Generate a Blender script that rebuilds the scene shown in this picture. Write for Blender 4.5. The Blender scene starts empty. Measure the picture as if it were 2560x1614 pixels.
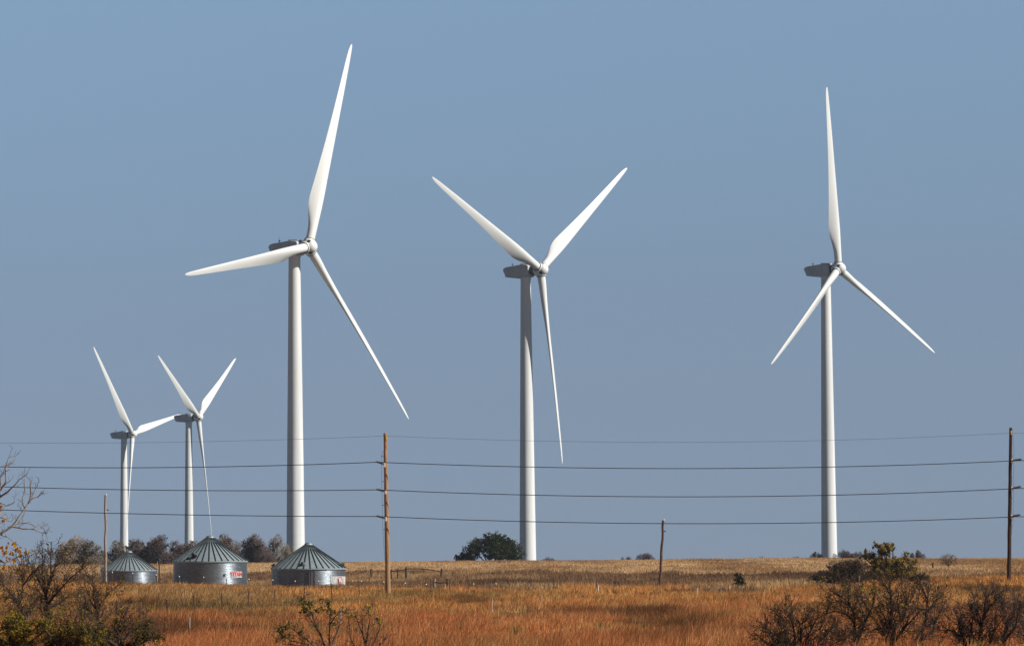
import bpy, bmesh, math, random
import numpy as np
from mathutils import Matrix, Vector

SC = bpy.context.scene
COL = SC.collection
rng = np.random.default_rng(7)
random.seed(7)
PI = math.pi
R_ = math.radians

# ------------------------------------------------------------------ camera
F = 10000.0                    # focal length in pixels of the 2560 wide frame
W, H = 2560.0, 1614.0
HORIZON = 1450.0               # row of the eye level
PITCH = math.atan((HORIZON - H / 2) / F)
ROLL = R_(0.45)
cam_d = bpy.data.cameras.new("camera")
cam = bpy.data.objects.new("camera", cam_d)
COL.objects.link(cam)
cam_d.sensor_fit = 'HORIZONTAL'
cam_d.sensor_width = 36.0
cam_d.lens = F / W * 36.0
cam_d.clip_start = 1.0
cam_d.clip_end = 60000.0
cam.matrix_world = Matrix.Rotation(PI / 2 + PITCH, 4, 'X') @ Matrix.Rotation(-ROLL, 4, 'Z')
SC.camera = cam
CM = np.array(cam.matrix_world.to_3x3())


def P(px, py, Y):
    """the place in the world seen at pixel px, py at Y metres to the north"""
    d = CM @ np.array([(px - W / 2) / F, (H / 2 - py) / F, -1.0])
    d = d * (Y / d[1])
    return Vector((float(d[0]), float(d[1]), float(d[2])))


def project(x, y, z):
    q = CM.T @ np.array([x, y, z])
    return W / 2 + F * q[0] / -q[2], H / 2 - F * q[1] / -q[2]


# ------------------------------------------------------------------ noise
def vnoise(x, y, scale, seed=0):
    x = np.asarray(x, float) / scale + 1000.0
    y = np.asarray(y, float) / scale + 1000.0
    xi = np.floor(x).astype(np.int64)
    yi = np.floor(y).astype(np.int64)
    fx = x - xi
    fy = y - yi
    fx = fx * fx * (3 - 2 * fx)
    fy = fy * fy * (3 - 2 * fy)

    def h(a, b):
        n = (a * 374761393 + b * 668265263 + seed * 974711) & 0x7fffffff
        n = ((n ^ (n >> 13)) * 1274126177) & 0x7fffffff
        return ((n ^ (n >> 16)) & 0xffff) / 65535.0
    return ((h(xi, yi) * (1 - fx) + h(xi + 1, yi) * fx) * (1 - fy)
            + (h(xi, yi + 1) * (1 - fx) + h(xi + 1, yi + 1) * fx) * fy)


def fnoise(x, y, scale, seed=0, octs=3):
    t = 0
    a = 1.0
    n = 0
    for k in range(octs):
        t = t + a * vnoise(x, y, scale / 2 ** k, seed + k * 17)
        n += a
        a *= .5
    return t / n


def sstep(a, b, v):
    t = np.clip((v - a) / (b - a), 0, 1)
    return t * t * (3 - 2 * t)


# ------------------------------------------------------------------ terrain
CREST = 640.0


def rowz(row, y):
    return (HORIZON - row) / F * y


KX = [-2500, 0, 300, 560, 760, 970, 1300, 1700, 2100, 2522, 3000, 5000]
K286 = [1455, 1459, 1461, 1469, 1480, 1487, 1490, 1488, 1478, 1466, 1462, 1460]
K400 = [1462, 1466, 1470, 1469, 1468, 1461, 1456, 1455, 1448, 1440, 1440, 1440]
K520 = [1440, 1462, 1478, 1455, 1440, 1428, 1424, 1424, 1420, 1418, 1416, 1416]
KCR = [1402, 1404, 1404, 1403, 1402, 1401, 1400, 1398, 1397, 1399, 1398, 1398]
KXC = [-2500, 0, 440, 900, 1300, 1600, 1750, 1900, 2050, 2300, 2560, 5000]
KCC = [1404, 1404, 1404, 1403, 1403, 1404, 1402, 1402, 1403, 1406, 1407, 1407]


def terrain(x, y):
    x = np.asarray(x, float)
    y = np.asarray(y, float)
    yy = np.maximum(y, 30.0)
    px = W / 2 + F * x / yy
    pc = np.clip(px, -2500, 5000)
    r286 = np.interp(pc, KX, K286)
    r400 = np.interp(pc, KX, K400)
    r520 = np.interp(pc, KX, K520)
    rcr = np.interp(pc, KXC, KCC)
    r220 = 1521 - .45 * (1490 - r286)
    ys = [30, 60, 100, 140, 220, 286, 400, 520, CREST]
    rs = [1950 + 0 * r286, 1730 + 0 * r286, 1645 + 0 * r286, 1588 + 0 * r286, r220, r286, r400, r520, rcr]
    zs = [rowz(r, yv) for r, yv in zip(rs, ys)]
    z = zs[0].copy()
    for k in range(len(ys) - 1):
        # gentle catmull-rom in y
        m0 = (zs[k + 1] - zs[max(k - 1, 0)]) / (ys[k + 1] - ys[max(k - 1, 0)])
        k2 = min(k + 2, len(ys) - 1)
        m1 = (zs[k2] - zs[k]) / (ys[k2] - ys[k]) if k2 > k + 1 else 0 * zs[0] + .004
        hh = ys[k + 1] - ys[k]
        t = np.clip((yy - ys[k]) / hh, 0, 1)
        v = ((2 * t ** 3 - 3 * t ** 2 + 1) * zs[k] + (t ** 3 - 2 * t ** 2 + t) * hh * m0
             + (-2 * t ** 3 + 3 * t ** 2) * zs[k + 1] + (t ** 3 - t ** 2) * hh * m1)
        sel = (yy >= ys[k]) & (yy <= ys[k + 1])
        z = np.where(sel, v, z)
    zc = zs[-1]
    zfar = np.interp(pc, [-2500, 700, 1350, 2080, 5000], [-6, -4.5, -.8, 5.2, 6])
    far2 = np.interp(pc, [-2500, 400, 1280, 5000], [-16, -14, -9, -6])
    b = zc + .004 * 20 * (1 - np.exp(-(yy - CREST) / 20.0))
    b = b + (zfar - b) * sstep(CREST + 5, 900, yy)
    b = b + (far2 - b) * sstep(1150, 1650, yy)
    b = b + (-22 - b) * sstep(2000, 6000, yy)
    b = np.where(yy > CREST + 25, np.minimum(b, rowz(1411, yy)), b)
    z = np.where(yy > CREST, b, z)
    z = z + (fnoise(x, y, 9.0, 5) - .5) * .22 * sstep(60, 120, yy) * (1 - .6 * sstep(500, 640, yy))
    return z


def gz(x, y):
    return float(terrain(np.array([x]), np.array([y]))[0])


def G(px, Y):
    """point on the ground under pixel column px at distance Y"""
    p = P(px, 1450, Y)
    p.z = gz(p.x, p.y)
    return p


# ------------------------------------------------------------------ materials
MATS = {}


def nt_new(name):
    m = bpy.data.materials.new(name)
    m.use_nodes = True
    nt = m.node_tree
    return m, nt, nt.nodes['Principled BSDF']


def ramp_mat(name, c0, c1, scale=4.0, rough=.7, metal=0.0, spec=.3, stretch=(1, 1, 1), bump=0.0, bscale=None, detail=5.0):
    m, nt, bs = nt_new(name)
    tc = nt.nodes.new('ShaderNodeTexCoord')
    mp = nt.nodes.new('ShaderNodeMapping')
    mp.inputs['Scale'].default_value = stretch
    nz = nt.nodes.new('ShaderNodeTexNoise')
    nz.inputs['Scale'].default_value = scale
    nz.inputs['Detail'].default_value = detail
    rp = nt.nodes.new('ShaderNodeValToRGB')
    rp.color_ramp.elements[0].position = .32
    rp.color_ramp.elements[1].position = .68
    rp.color_ramp.elements[0].color = (*c0, 1)
    rp.color_ramp.elements[1].color = (*c1, 1)
    L = nt.links.new
    L(tc.outputs['Object'], mp.inputs['Vector'])
    L(mp.outputs['Vector'], nz.inputs['Vector'])
    L(nz.outputs['Fac'], rp.inputs['Fac'])
    L(rp.outputs['Color'], bs.inputs['Base Color'])
    bs.inputs['Roughness'].default_value = rough
    bs.inputs['Metallic'].default_value = metal
    bs.inputs['Specular IOR Level'].default_value = spec
    if bump:
        bp = nt.nodes.new('ShaderNodeBump')
        bp.inputs['Strength'].default_value = bump
        bp.inputs['Distance'].default_value = .05
        n2 = nt.nodes.new('ShaderNodeTexNoise')
        n2.inputs['Scale'].default_value = bscale or scale * 3
        L(mp.outputs['Vector'], n2.inputs['Vector'])
        L(n2.outputs['Fac'], bp.inputs['Height'])
        L(bp.outputs['Normal'], bs.inputs['Normal'])
    MATS[name] = m
    return m


def tint_mat(name, rough=.8, trans=.3, var=.25, nscale=2.0):
    """colour carried by the mesh (per blade or per leaf) with a little mottling"""
    m, nt, bs = nt_new(name)
    L = nt.links.new
    at = nt.nodes.new('ShaderNodeAttribute')
    at.attribute_name = 'tint'
    geo = nt.nodes.new('ShaderNodeNewGeometry')
    nz = nt.nodes.new('ShaderNodeTexNoise')
    nz.inputs['Scale'].default_value = nscale
    L(geo.outputs['Position'], nz.inputs['Vector'])
    mr = nt.nodes.new('ShaderNodeMapRange')
    mr.inputs['To Min'].default_value = 1 - var
    mr.inputs['To Max'].default_value = 1 + var
    L(nz.outputs['Fac'], mr.inputs['Value'])
    mx = nt.nodes.new('ShaderNodeVectorMath')
    mx.operation = 'SCALE'
    L(at.outputs['Color'], mx.inputs[0])
    L(mr.outputs['Result'], mx.inputs['Scale'])
    out = nt.nodes['Material Output']
    df = nt.nodes.new('ShaderNodeBsdfDiffuse')
    tr = nt.nodes.new('ShaderNodeBsdfTranslucent')
    ms = nt.nodes.new('ShaderNodeMixShader')
    ms.inputs['Fac'].default_value = trans
    L(mx.outputs['Vector'], df.inputs['Color'])
    L(mx.outputs['Vector'], tr.inputs['Color'])
    L(df.outputs['BSDF'], ms.inputs[1])
    L(tr.outputs['BSDF'], ms.inputs[2])
    L(ms.outputs['Shader'], out.inputs['Surface'])
    nt.nodes.remove(bs)
    MATS[name] = m
    return m


ramp_mat('white_paint', (.76, .76, .735), (.83, .83, .80), .6, .42, 0, .35, (1, 1, .15))
ramp_mat('tower_paint', (.70, .70, .685), (.83, .83, .805), 1.1, .45, 0, .35, (1, 1, .05))
ramp_mat('nacelle_shaded_white', (.46, .48, .50), (.56, .57, .59), .8, .45, 0, .35, (1, 1, .4))  # white paint greyed, shade of the nacelle sides partly in the colour
ramp_mat('black_rubber', (.008, .008, .01), (.02, .02, .022), 3, .6)
ramp_mat('dark_metal', (.05, .055, .06), (.1, .1, .11), 6, .5, .3)
ramp_mat('tan_wood', (.25, .145, .08), (.44, .27, .15), 3.0, .8, 0, .2, (6, 6, .5), .35)
ramp_mat('dark_wood', (.028, .016, .012), (.075, .042, .03), 3.0, .8, 0, .2, (6, 6, .5), .35)
ramp_mat('grey_wood', (.20, .165, .135), (.40, .34, .285), 3.0, .85, 0, .2, (6, 6, .6), .35)
ramp_mat('brown_wood', (.07, .04, .03), (.17, .10, .075), 3.0, .85, 0, .2, (6, 6, .6), .35)
ramp_mat('fence_wood', (.035, .028, .026), (.10, .08, .07), 4.0, .85, 0, .2, (4, 4, .8), .35)
ramp_mat('pale_stake', (.45, .43, .40), (.68, .66, .62), 6.0, .7)
ramp_mat('post_steel', (.05, .028, .02), (.12, .06, .04), 6.0, .7, .2)
ramp_mat('insulator', (.05, .06, .065), (.09, .105, .11), 6.0, .35, 0, .5)
ramp_mat('ceramic', (.75, .75, .73), (.85, .85, .82), 6.0, .3, 0, .5)
ramp_mat('yellow_tag', (.75, .45, .02), (.85, .55, .03), 6.0, .5)
ramp_mat('wire_metal', (.02, .02, .024), (.05, .05, .055), 2.0, .6, .3)
ramp_mat('shield_wire', (.10, .11, .13), (.16, .17, .19), 2.0, .6, .3)
ramp_mat('sign_white', (.80, .80, .78), (.86, .86, .84), 2.0, .5)
ramp_mat('sign_red', (.72, .025, .03), (.85, .05, .05), 3.0, .5)
ramp_mat('sign_pink', (.80, .42, .40), (.86, .62, .60), 5.0, .5)
ramp_mat('bark', (.035, .026, .022), (.10, .078, .066), 5.0, .9, 0, .15)
ramp_mat('dark_bark', (.024, .018, .015), (.07, .05, .04), 5.0, .9, 0, .15)
ramp_mat('pale_bark', (.16, .135, .115), (.34, .29, .25), 4.0, .9, 0, .15)
tint_mat('leaf', .7, .35, .25, 3.0)
tint_mat('twig', .9, 0.0, .25, 3.0)
tint_mat('grass', .8, .30, .22, .9)


def bin_metal(name, c0, c1, metal, rough):
    m = ramp_mat(name, c0, c1, 2.2, rough, metal, .5, (1, 1, 6))
    nt = m.node_tree
    bs = nt.nodes['Principled BSDF']
    nz = nt.nodes.new('ShaderNodeTexNoise')
    nz.inputs['Scale'].default_value = 1.6
    nz.inputs['Detail'].default_value = 6
    mp = nt.nodes.new('ShaderNodeMapping')
    mp.inputs['Scale'].default_value = (.45, .45, 11)
    tc = nt.nodes.new('ShaderNodeTexCoord')
    nt.links.new(tc.outputs['Object'], mp.inputs['Vector'])
    nt.links.new(mp.outputs['Vector'], nz.inputs['Vector'])
    mr = nt.nodes.new('ShaderNodeMapRange')
    mr.inputs['To Min'].default_value = rough - .12
    mr.inputs['To Max'].default_value = rough + .16
    nt.links.new(nz.outputs['Fac'], mr.inputs['Value'])
    nt.links.new(mr.outputs['Result'], bs.inputs['Roughness'])
    bp = nt.nodes.new('ShaderNodeBump')
    bp.inputs['Strength'].default_value = .22
    bp.inputs['Distance'].default_value = .05
    nt.links.new(nz.outputs['Fac'], bp.inputs['Height'])
    nt.links.new(bp.outputs['Normal'], bs.inputs['Normal'])
    return m


bin_metal('bin_wall', (.17, .195, .22), (.28, .315, .345), .80, .36)
bin_metal('bin_roof', (.25, .305, .325), (.345, .40, .42), .30, .48)
ramp_mat('bin_rib_shade', (.05, .06, .065), (.10, .115, .12), 3.0, .5, .3)  # shadows along the ribs put into a dark rib colour


# ------------------------------------------------------------------ object helpers
def link(o):
    COL.objects.link(o)
    return o


def tag(o, label=None, cat=None, group=None, kind=None):
    if label:
        o['label'] = label
    if cat:
        o['category'] = cat
    if group:
        o['group'] = group
    if kind:
        o['kind'] = kind
    return o


def thing(name, loc, label, cat, group=None, rz=0.0):
    o = link(bpy.data.objects.new(name, None))
    o.location = loc
    o.rotation_euler = (0, 0, rz)
    o.empty_display_size = .5
    return tag(o, label, cat, group)


def mesh_np(name, V, faces, mat, smooth=False, tint=None, loops=None, lsize=None):
    """faces: list/array of equal sized polygons, or loops + lsize for mixed"""
    me = bpy.data.meshes.new(name)
    V = np.asarray(V, np.float32)
    me.vertices.add(len(V))
    me.vertices.foreach_set('co', V.ravel())
    if loops is None:
        fa = np.asarray(faces, np.int32)
        lsize = np.full(len(fa), fa.shape[1], np.int32)
        loops = fa.ravel()
    me.loops.add(len(loops))
    me.loops.foreach_set('vertex_index', np.asarray(loops, np.int32))
    me.polygons.add(len(lsize))
    st = np.zeros(len(lsize), np.int32)
    st[1:] = np.cumsum(lsize)[:-1]
    me.polygons.foreach_set('loop_start', st)
    if tint is not None:
        a = me.color_attributes.new('tint', 'FLOAT_COLOR', 'POINT')
        t4 = np.ones((len(V), 4), np.float32)
        t4[:, :3] = tint
        a.data.foreach_set('color', t4.ravel())
    me.update(calc_edges=True)
    me.validate()
    me.materials.append(MATS[mat] if isinstance(mat, str) else mat)
    if smooth:
        me.polygons.foreach_set('use_smooth', np.ones(len(lsize), bool))
    return me


def ob(name, me, parent=None, loc=None):
    o = link(bpy.data.objects.new(name, me))
    if parent is not None:
        o.parent = parent
    if loc is not None:
        o.location = loc
    return o


class MB:
    """collects solids into one mesh"""

    def __init__(s):
        s.bm = bmesh.new()

    def box(s, c, size, rot=None, bev=0.0):
        M = Matrix.Translation(c) @ (rot.to_4x4() if rot else Matrix.Identity(4)) @ Matrix.Diagonal((*size, 1))
        r = bmesh.ops.create_cube(s.bm, size=1.0, matrix=M)
        if bev:
            es = set()
            for v in r['verts']:
                es.update(v.link_edges)
            bmesh.ops.bevel(s.bm, geom=list(es), offset=bev, segments=2, affect='EDGES', profile=.6)
        return s

    def tube(s, pts, rad, n=10, cap=True):
        pts = [Vector(p) for p in pts]
        rad = rad if hasattr(rad, '__len__') else [rad] * len(pts)
        rings = []
        prev = None
        for i, p in enumerate(pts):
            d = (pts[min(i + 1, len(pts) - 1)] - pts[max(i - 1, 0)]).normalized()
            ref = prev if prev is not None else (Vector((1, 0, 0)) if abs(d.x) < .9 else Vector((0, 1, 0)))
            u = (ref - d * ref.dot(d)).normalized()
            prev = u
            v = d.cross(u)
            rings.append([s.bm.verts.new(p + (u * math.cos(2 * PI * k / n) + v * math.sin(2 * PI * k / n)) * rad[i]) for k in range(n)])
        for a, b in zip(rings[:-1], rings[1:]):
            for k in range(n):
                s.bm.faces.new((a[k], a[(k + 1) % n], b[(k + 1) % n], b[k]))
        if cap:
            s.bm.faces.new(rings[0][::-1])
            s.bm.faces.new(rings[-1])
        return s

    def lathe(s, prof, n=48, M=None, cap=True):
        M = M or Matrix.Identity(4)
        rings = []
        for r, z in prof:
            rings.append([s.bm.verts.new(M @ Vector((r * math.cos(2 * PI * k / n), r * math.sin(2 * PI * k / n), z))) for k in range(n)])
        for a, b in zip(rings[:-1], rings[1:]):
            for k in range(n):
                s.bm.faces.new((a[k], a[(k + 1) % n], b[(k + 1) % n], b[k]))
        if cap:
            s.bm.faces.new(rings[0][::-1])
            s.bm.faces.new(rings[-1])
        return s

    def prism(s, poly, w, bev=0.0):
        """poly in x,z; extruded along y over width w"""
        a = [s.bm.verts.new((x, -w / 2, z)) for x, z in poly]
        b = [s.bm.verts.new((x, w / 2, z)) for x, z in poly]
        n = len(poly)
        fs = [s.bm.faces.new(a), s.bm.faces.new(b[::-1])]
        for k in range(n):
            fs.append(s.bm.faces.new((a[k], b[k], b[(k + 1) % n], a[(k + 1) % n])))
        if bev:
            es = set()
            for f in fs:
                es.update(f.edges)
            bmesh.ops.bevel(s.bm, geom=list(es), offset=bev, segments=3, affect='EDGES', profile=.5)
        return s

    def mesh(s, name, mat, smooth=True, angle=40):
        bmesh.ops.recalc_face_normals(s.bm, faces=s.bm.faces)
        me = bpy.data.meshes.new(name)
        s.bm.to_mesh(me)
        s.bm.free()
        me.materials.append(MATS[mat])
        if smooth:
            for p in me.polygons:
                p.use_smooth = True
            try:
                me.set_sharp_from_angle(angle=R_(angle))
            except Exception:
                pass
        return me


# ------------------------------------------------------------------ sun and sky
SUN_AZ = 72.0       # degrees from the direction towards the camera, to the right
SUN_EL = 36.0
s = Vector((math.sin(R_(SUN_AZ)) * math.cos(R_(SUN_EL)), -math.cos(R_(SUN_AZ)) * math.cos(R_(SUN_EL)), math.sin(R_(SUN_EL))))
sd = bpy.data.lights.new('sun', 'SUN')
sd.energy = 5.0
sd.angle = R_(.53)
sd.color = (1.0, .965, .90)
so = link(bpy.data.objects.new('sun', sd))
so.rotation_euler = s.to_track_quat('Z', 'Y').to_euler()
so.location = s * 300

wd = bpy.data.worlds.new("World")
SC.world = wd
wd.use_nodes = True
wn = wd.node_tree
sky = wn.nodes.new('ShaderNodeTexSky')
sky.sky_type = 'NISHITA'
sky.sun_disc = False
sky.sun_elevation = R_(SUN_EL)
sky.sun_rotation = math.atan2(s.x, s.y)
sky.altitude = 4000
sky.air_density = 1.0
sky.dust_density = .3
sky.ozone_density = 2.0
bgn = wn.nodes['Background']
bgn.inputs['Strength'].default_value = .06
# a hazy autumn tint low over the horizon, unseen upper sky dimmed to deepen shade
tcw = wn.nodes.new('ShaderNodeTexCoord')
sx = wn.nodes.new('ShaderNodeSeparateXYZ')
wn.links.new(tcw.outputs['Generated'], sx.inputs['Vector'])
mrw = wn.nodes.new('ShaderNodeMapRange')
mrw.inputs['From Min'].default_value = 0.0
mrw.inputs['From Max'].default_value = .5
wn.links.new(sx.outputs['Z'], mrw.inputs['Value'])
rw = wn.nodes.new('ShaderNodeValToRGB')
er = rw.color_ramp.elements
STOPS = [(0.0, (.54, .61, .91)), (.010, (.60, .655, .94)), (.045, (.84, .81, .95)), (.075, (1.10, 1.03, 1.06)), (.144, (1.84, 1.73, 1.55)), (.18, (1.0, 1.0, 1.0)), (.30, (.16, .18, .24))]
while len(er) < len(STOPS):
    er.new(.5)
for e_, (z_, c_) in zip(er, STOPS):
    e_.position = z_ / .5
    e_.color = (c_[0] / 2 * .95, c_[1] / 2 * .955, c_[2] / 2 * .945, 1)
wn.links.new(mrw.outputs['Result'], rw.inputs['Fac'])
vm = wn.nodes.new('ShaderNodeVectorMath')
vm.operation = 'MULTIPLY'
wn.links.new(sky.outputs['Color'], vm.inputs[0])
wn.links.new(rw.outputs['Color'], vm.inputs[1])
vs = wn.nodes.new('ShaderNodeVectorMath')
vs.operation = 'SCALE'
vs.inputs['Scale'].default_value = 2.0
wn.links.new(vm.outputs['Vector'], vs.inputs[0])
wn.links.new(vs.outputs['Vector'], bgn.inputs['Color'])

SC.view_settings.view_transform = 'Standard'
SC.view_settings.look = 'None'
SC.view_settings.exposure = 0.12
SC.view_settings.gamma = 1.0
SC.view_settings.use_curve_mapping = False

# ------------------------------------------------------------------ vegetation zones
ZP = [0, 300, 600, 900, 1100, 1300, 1500, 1700, 1850, 2000, 2150, 2400, 2600]
Z_OR = [1440, 1446, 1456, 1470, 1478, 1476, 1480, 1487, 1492, 1488, 1470, 1458, 1456]   # ground row where the tall red grass begins
Z_TAN = [1425, 1428, 1430, 1430, 1431, 1432, 1434, 1440, 1443, 1445, 1450, 1452, 1452]  # ground row where the short field ends


def zones(x, y):
    z = terrain(x, y)
    px = W / 2 + F * x / y
    row = HORIZON - z / y * F + (px - W / 2) * math.sin(ROLL) * 0
    n = (fnoise(x, y * .2, 5, 41, 4) - .5)
    o = np.interp(px, ZP, Z_OR) + n * 22
    t = np.interp(px, ZP, Z_TAN) + n * 18
    tall = (row > o) & (y < 330)
    field = (~tall) & (row < t) | ((~tall) & (y > 590))
    weed = ~tall & ~field
    return z, px, row, tall, weed, field


def mixc(a, b, t):
    return a + (b - a) * np.asarray(t)[:, None]


def C(*c):
    return np.array(c, float)


def tall_col(x, y, px, row):
    n1 = fnoise(x, y * .25, 9, 3, 4)
    n2 = fnoise(x, y * .3, 2.6, 9, 4)
    red = C(.54, .225, .088)
    och = C(.62, .312, .105)
    dark = C(.13, .058, .028)
    straw = C(.62, .42, .18)
    oliv = C(.170, .135, .065)
    k = sstep(1500, 1580, row + (n1 - .5) * 120)
    c = mixc(np.tile(och, (len(x), 1)), np.tile(red, (len(x), 1)), k)
    c = mixc(c, np.tile(straw, (len(x), 1)), sstep(.58, .75, n2) * .45 * (1 - k * .5))
    c = mixc(c, np.tile(dark, (len(x), 1)), sstep(.52, .72, fnoise(x, y * .22, 6, 77, 4)) * .82)
    c = mixc(c, np.tile(C(.30, .19, .070), (len(x), 1)), sstep(.54, .74, fnoise(x, y * .2, 7, 83, 4)) * .5)
    # the low green strip along the fence, and a second fainter one to its right
    br = np.interp(px, [0, 400, 760, 1000, 1300, 1900], [1532, 1526, 1508, 1494, 1494, 1505])
    w = np.exp(-((row - br + (n1 - .5) * 16) / np.interp(px, [0, 900, 1100], [9, 7, 5])) ** 2) * np.interp(px, [300, 450, 1000, 1250], [.3, .8, .75, .25])
    c = mixc(c, np.tile(oliv, (len(x), 1)), w)
    br2 = np.interp(px, [700, 1500], [1548, 1534])
    w2 = np.exp(-((row - br2 + (n1 - .5) * 14) / 7) ** 2) * .6 * sstep(500, 900, px) * (1 - sstep(1500, 1700, px))
    c = mixc(c, np.tile(oliv * 1.15, (len(x), 1)), w2)
    # the straw coloured bank in front of the bins
    w3 = sstep(1462, 1478, row) * (1 - sstep(1500, 1516, row)) * (1 - sstep(620, 760, px)) * sstep(250, 420, px)
    c = mixc(c, np.tile(C(.42, .26, .12), (len(x), 1)), w3 * .8)
    return c, np.maximum(w, w2)


def field_col(x, y):
    n1 = fnoise(x, y * .12, 10, 13)
    n2 = fnoise(x, y * .2, 3, 15)
    c = mixc(np.tile(C(.38, .222, .105), (len(x), 1)), np.tile(C(.55, .36, .19), (len(x), 1)), sstep(.35, .65, n1))
    c = mixc(c, np.tile(C(.17, .115, .06), (len(x), 1)), sstep(.52, .75, n2) * .45)
    return c


def weed_col(x, y):
    n1 = fnoise(x, y * .2, 6, 23)
    n2 = fnoise(x, y * .25, 14, 29)
    c = mixc(np.tile(C(.26, .150, .080), (len(x), 1)), np.tile(C(.50, .33, .165), (len(x), 1)), sstep(.45, .72, n1))
    c = mixc(c, np.tile(C(.13, .072, .042), (len(x), 1)), sstep(.54, .75, n2) * .8)
    return c


# ------------------------------------------------------------------ ground sheet
def axis(parts):
    out = []
    for a, b, st in parts:
        out += list(np.arange(a, b, st))
    return np.array(out + [parts[-1][1]], float)


gx = axis([(-3400, -1000, 400), (-1000, -300, 50), (-300, -120, 10), (-120, 120, 1.6), (120, 300, 10), (300, 1000, 50), (1000, 3400, 400)])
gy = axis([(-600, 0, 100), (0, 80, 8), (80, 340, 2.2), (340, 700, 4), (700, 2000, 50), (2000, 3600, 200)])
GX, GY = np.meshgrid(gx, gy)
GZ = terrain(GX.ravel(), GY.ravel())
V = np.stack([GX.ravel(), GY.ravel(), GZ], 1)
nx, ny = len(gx), len(gy)
ii = np.arange(nx * ny).reshape(ny, nx)
Fq = np.stack([ii[:-1, :-1].ravel(), ii[:-1, 1:].ravel(), ii[1:, 1:].ravel(), ii[1:, :-1].ravel()], 1)
yy = np.maximum(V[:, 1], 40)
z_, px_, row_, tall_, weed_, field_ = zones(V[:, 0], yy)
tc_ = tall_col(V[:, 0], yy, px_, row_)[0] * .8
far_ = sstep(690, 760, V[:, 1]) + sstep(70, 20, V[:, 1]) * 0
behind_ = np.clip(far_, 0, 1)
gt = np.where(tall_[:, None], tc_, np.where(weed_[:, None], weed_col(V[:, 0], yy), field_col(V[:, 0], yy)))
gt = mixc(gt, np.tile(C(.055, .050, .034), (len(V), 1)), behind_)  # unseen ground past the crest darkened to cut bounce light on towers
gm = tint_mat('soil_and_thatch', .9, 0.0, .35, 1.2)
go = ob('ground', mesh_np('ground', V, Fq, gm, True, gt))
tag(go, 'dry rolling prairie ground rising to a low grassy crest', 'ground', kind='structure')


# ------------------------------------------------------------------ grass
def blades(x, y, z, h, w, lean, leandir, col, mat='grass'):
    """curved two-segment blades, fully vectorised"""
    n = len(x)
    az = rng.uniform(0, PI, n)
    ax, ay = np.cos(az) * w * .5, np.sin(az) * w * .5
    lx, ly = np.cos(leandir) * lean * h, np.sin(leandir) * lean * h
    Vv = np.zeros((n, 5, 3), np.float32)
    Vv[:, 0] = np.stack([x - ax, y - ay, z - .05], 1)
    Vv[:, 1] = np.stack([x + ax, y + ay, z - .05], 1)
    mx, my, mz = x + lx * .35, y + ly * .35, z + h * .58
    Vv[:, 2] = np.stack([mx + ax * .8, my + ay * .8, mz], 1)
    Vv[:, 3] = np.stack([mx - ax * .8, my - ay * .8, mz], 1)
    Vv[:, 4] = np.stack([x + lx, y + ly, z + h * np.sqrt(np.maximum(1 - lean ** 2 * .5, .2))], 1)
    base = np.arange(n)[:, None] * 5
    lo = np.concatenate([base + np.array([0, 1, 2, 3]), base + np.array([3, 2, 4])], 1).ravel()
    ls = np.tile(np.array([4, 3]), n)
    ti = np.repeat(col, 5, axis=0)
    return Vv.reshape(-1, 3), lo, ls, ti


def scatter(y0, y1, dens, spread=.160):
    """uniform over the wedge the place shows, a good way wider than the picture"""
    area = spread * (y1 ** 2 - y0 ** 2)
    n = int(area * dens)
    y = np.sqrt(rng.uniform(y0 ** 2, y1 ** 2, n))
    x = rng.uniform(-spread, spread, n) * y
    return x, y


BINS = [  # px of the axis, distance
    (322.6, 522.0), (525.5, 398.0), (771.5, 396.0)]


def off_bins(x, y):
    ok = np.ones(len(x), bool)
    for bx, by in BINS:
        p = P(bx, 1450, by)
        ok &= (x - p.x) ** 2 + (y - p.y) ** 2 > 3.7 ** 2
    return ok


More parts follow.
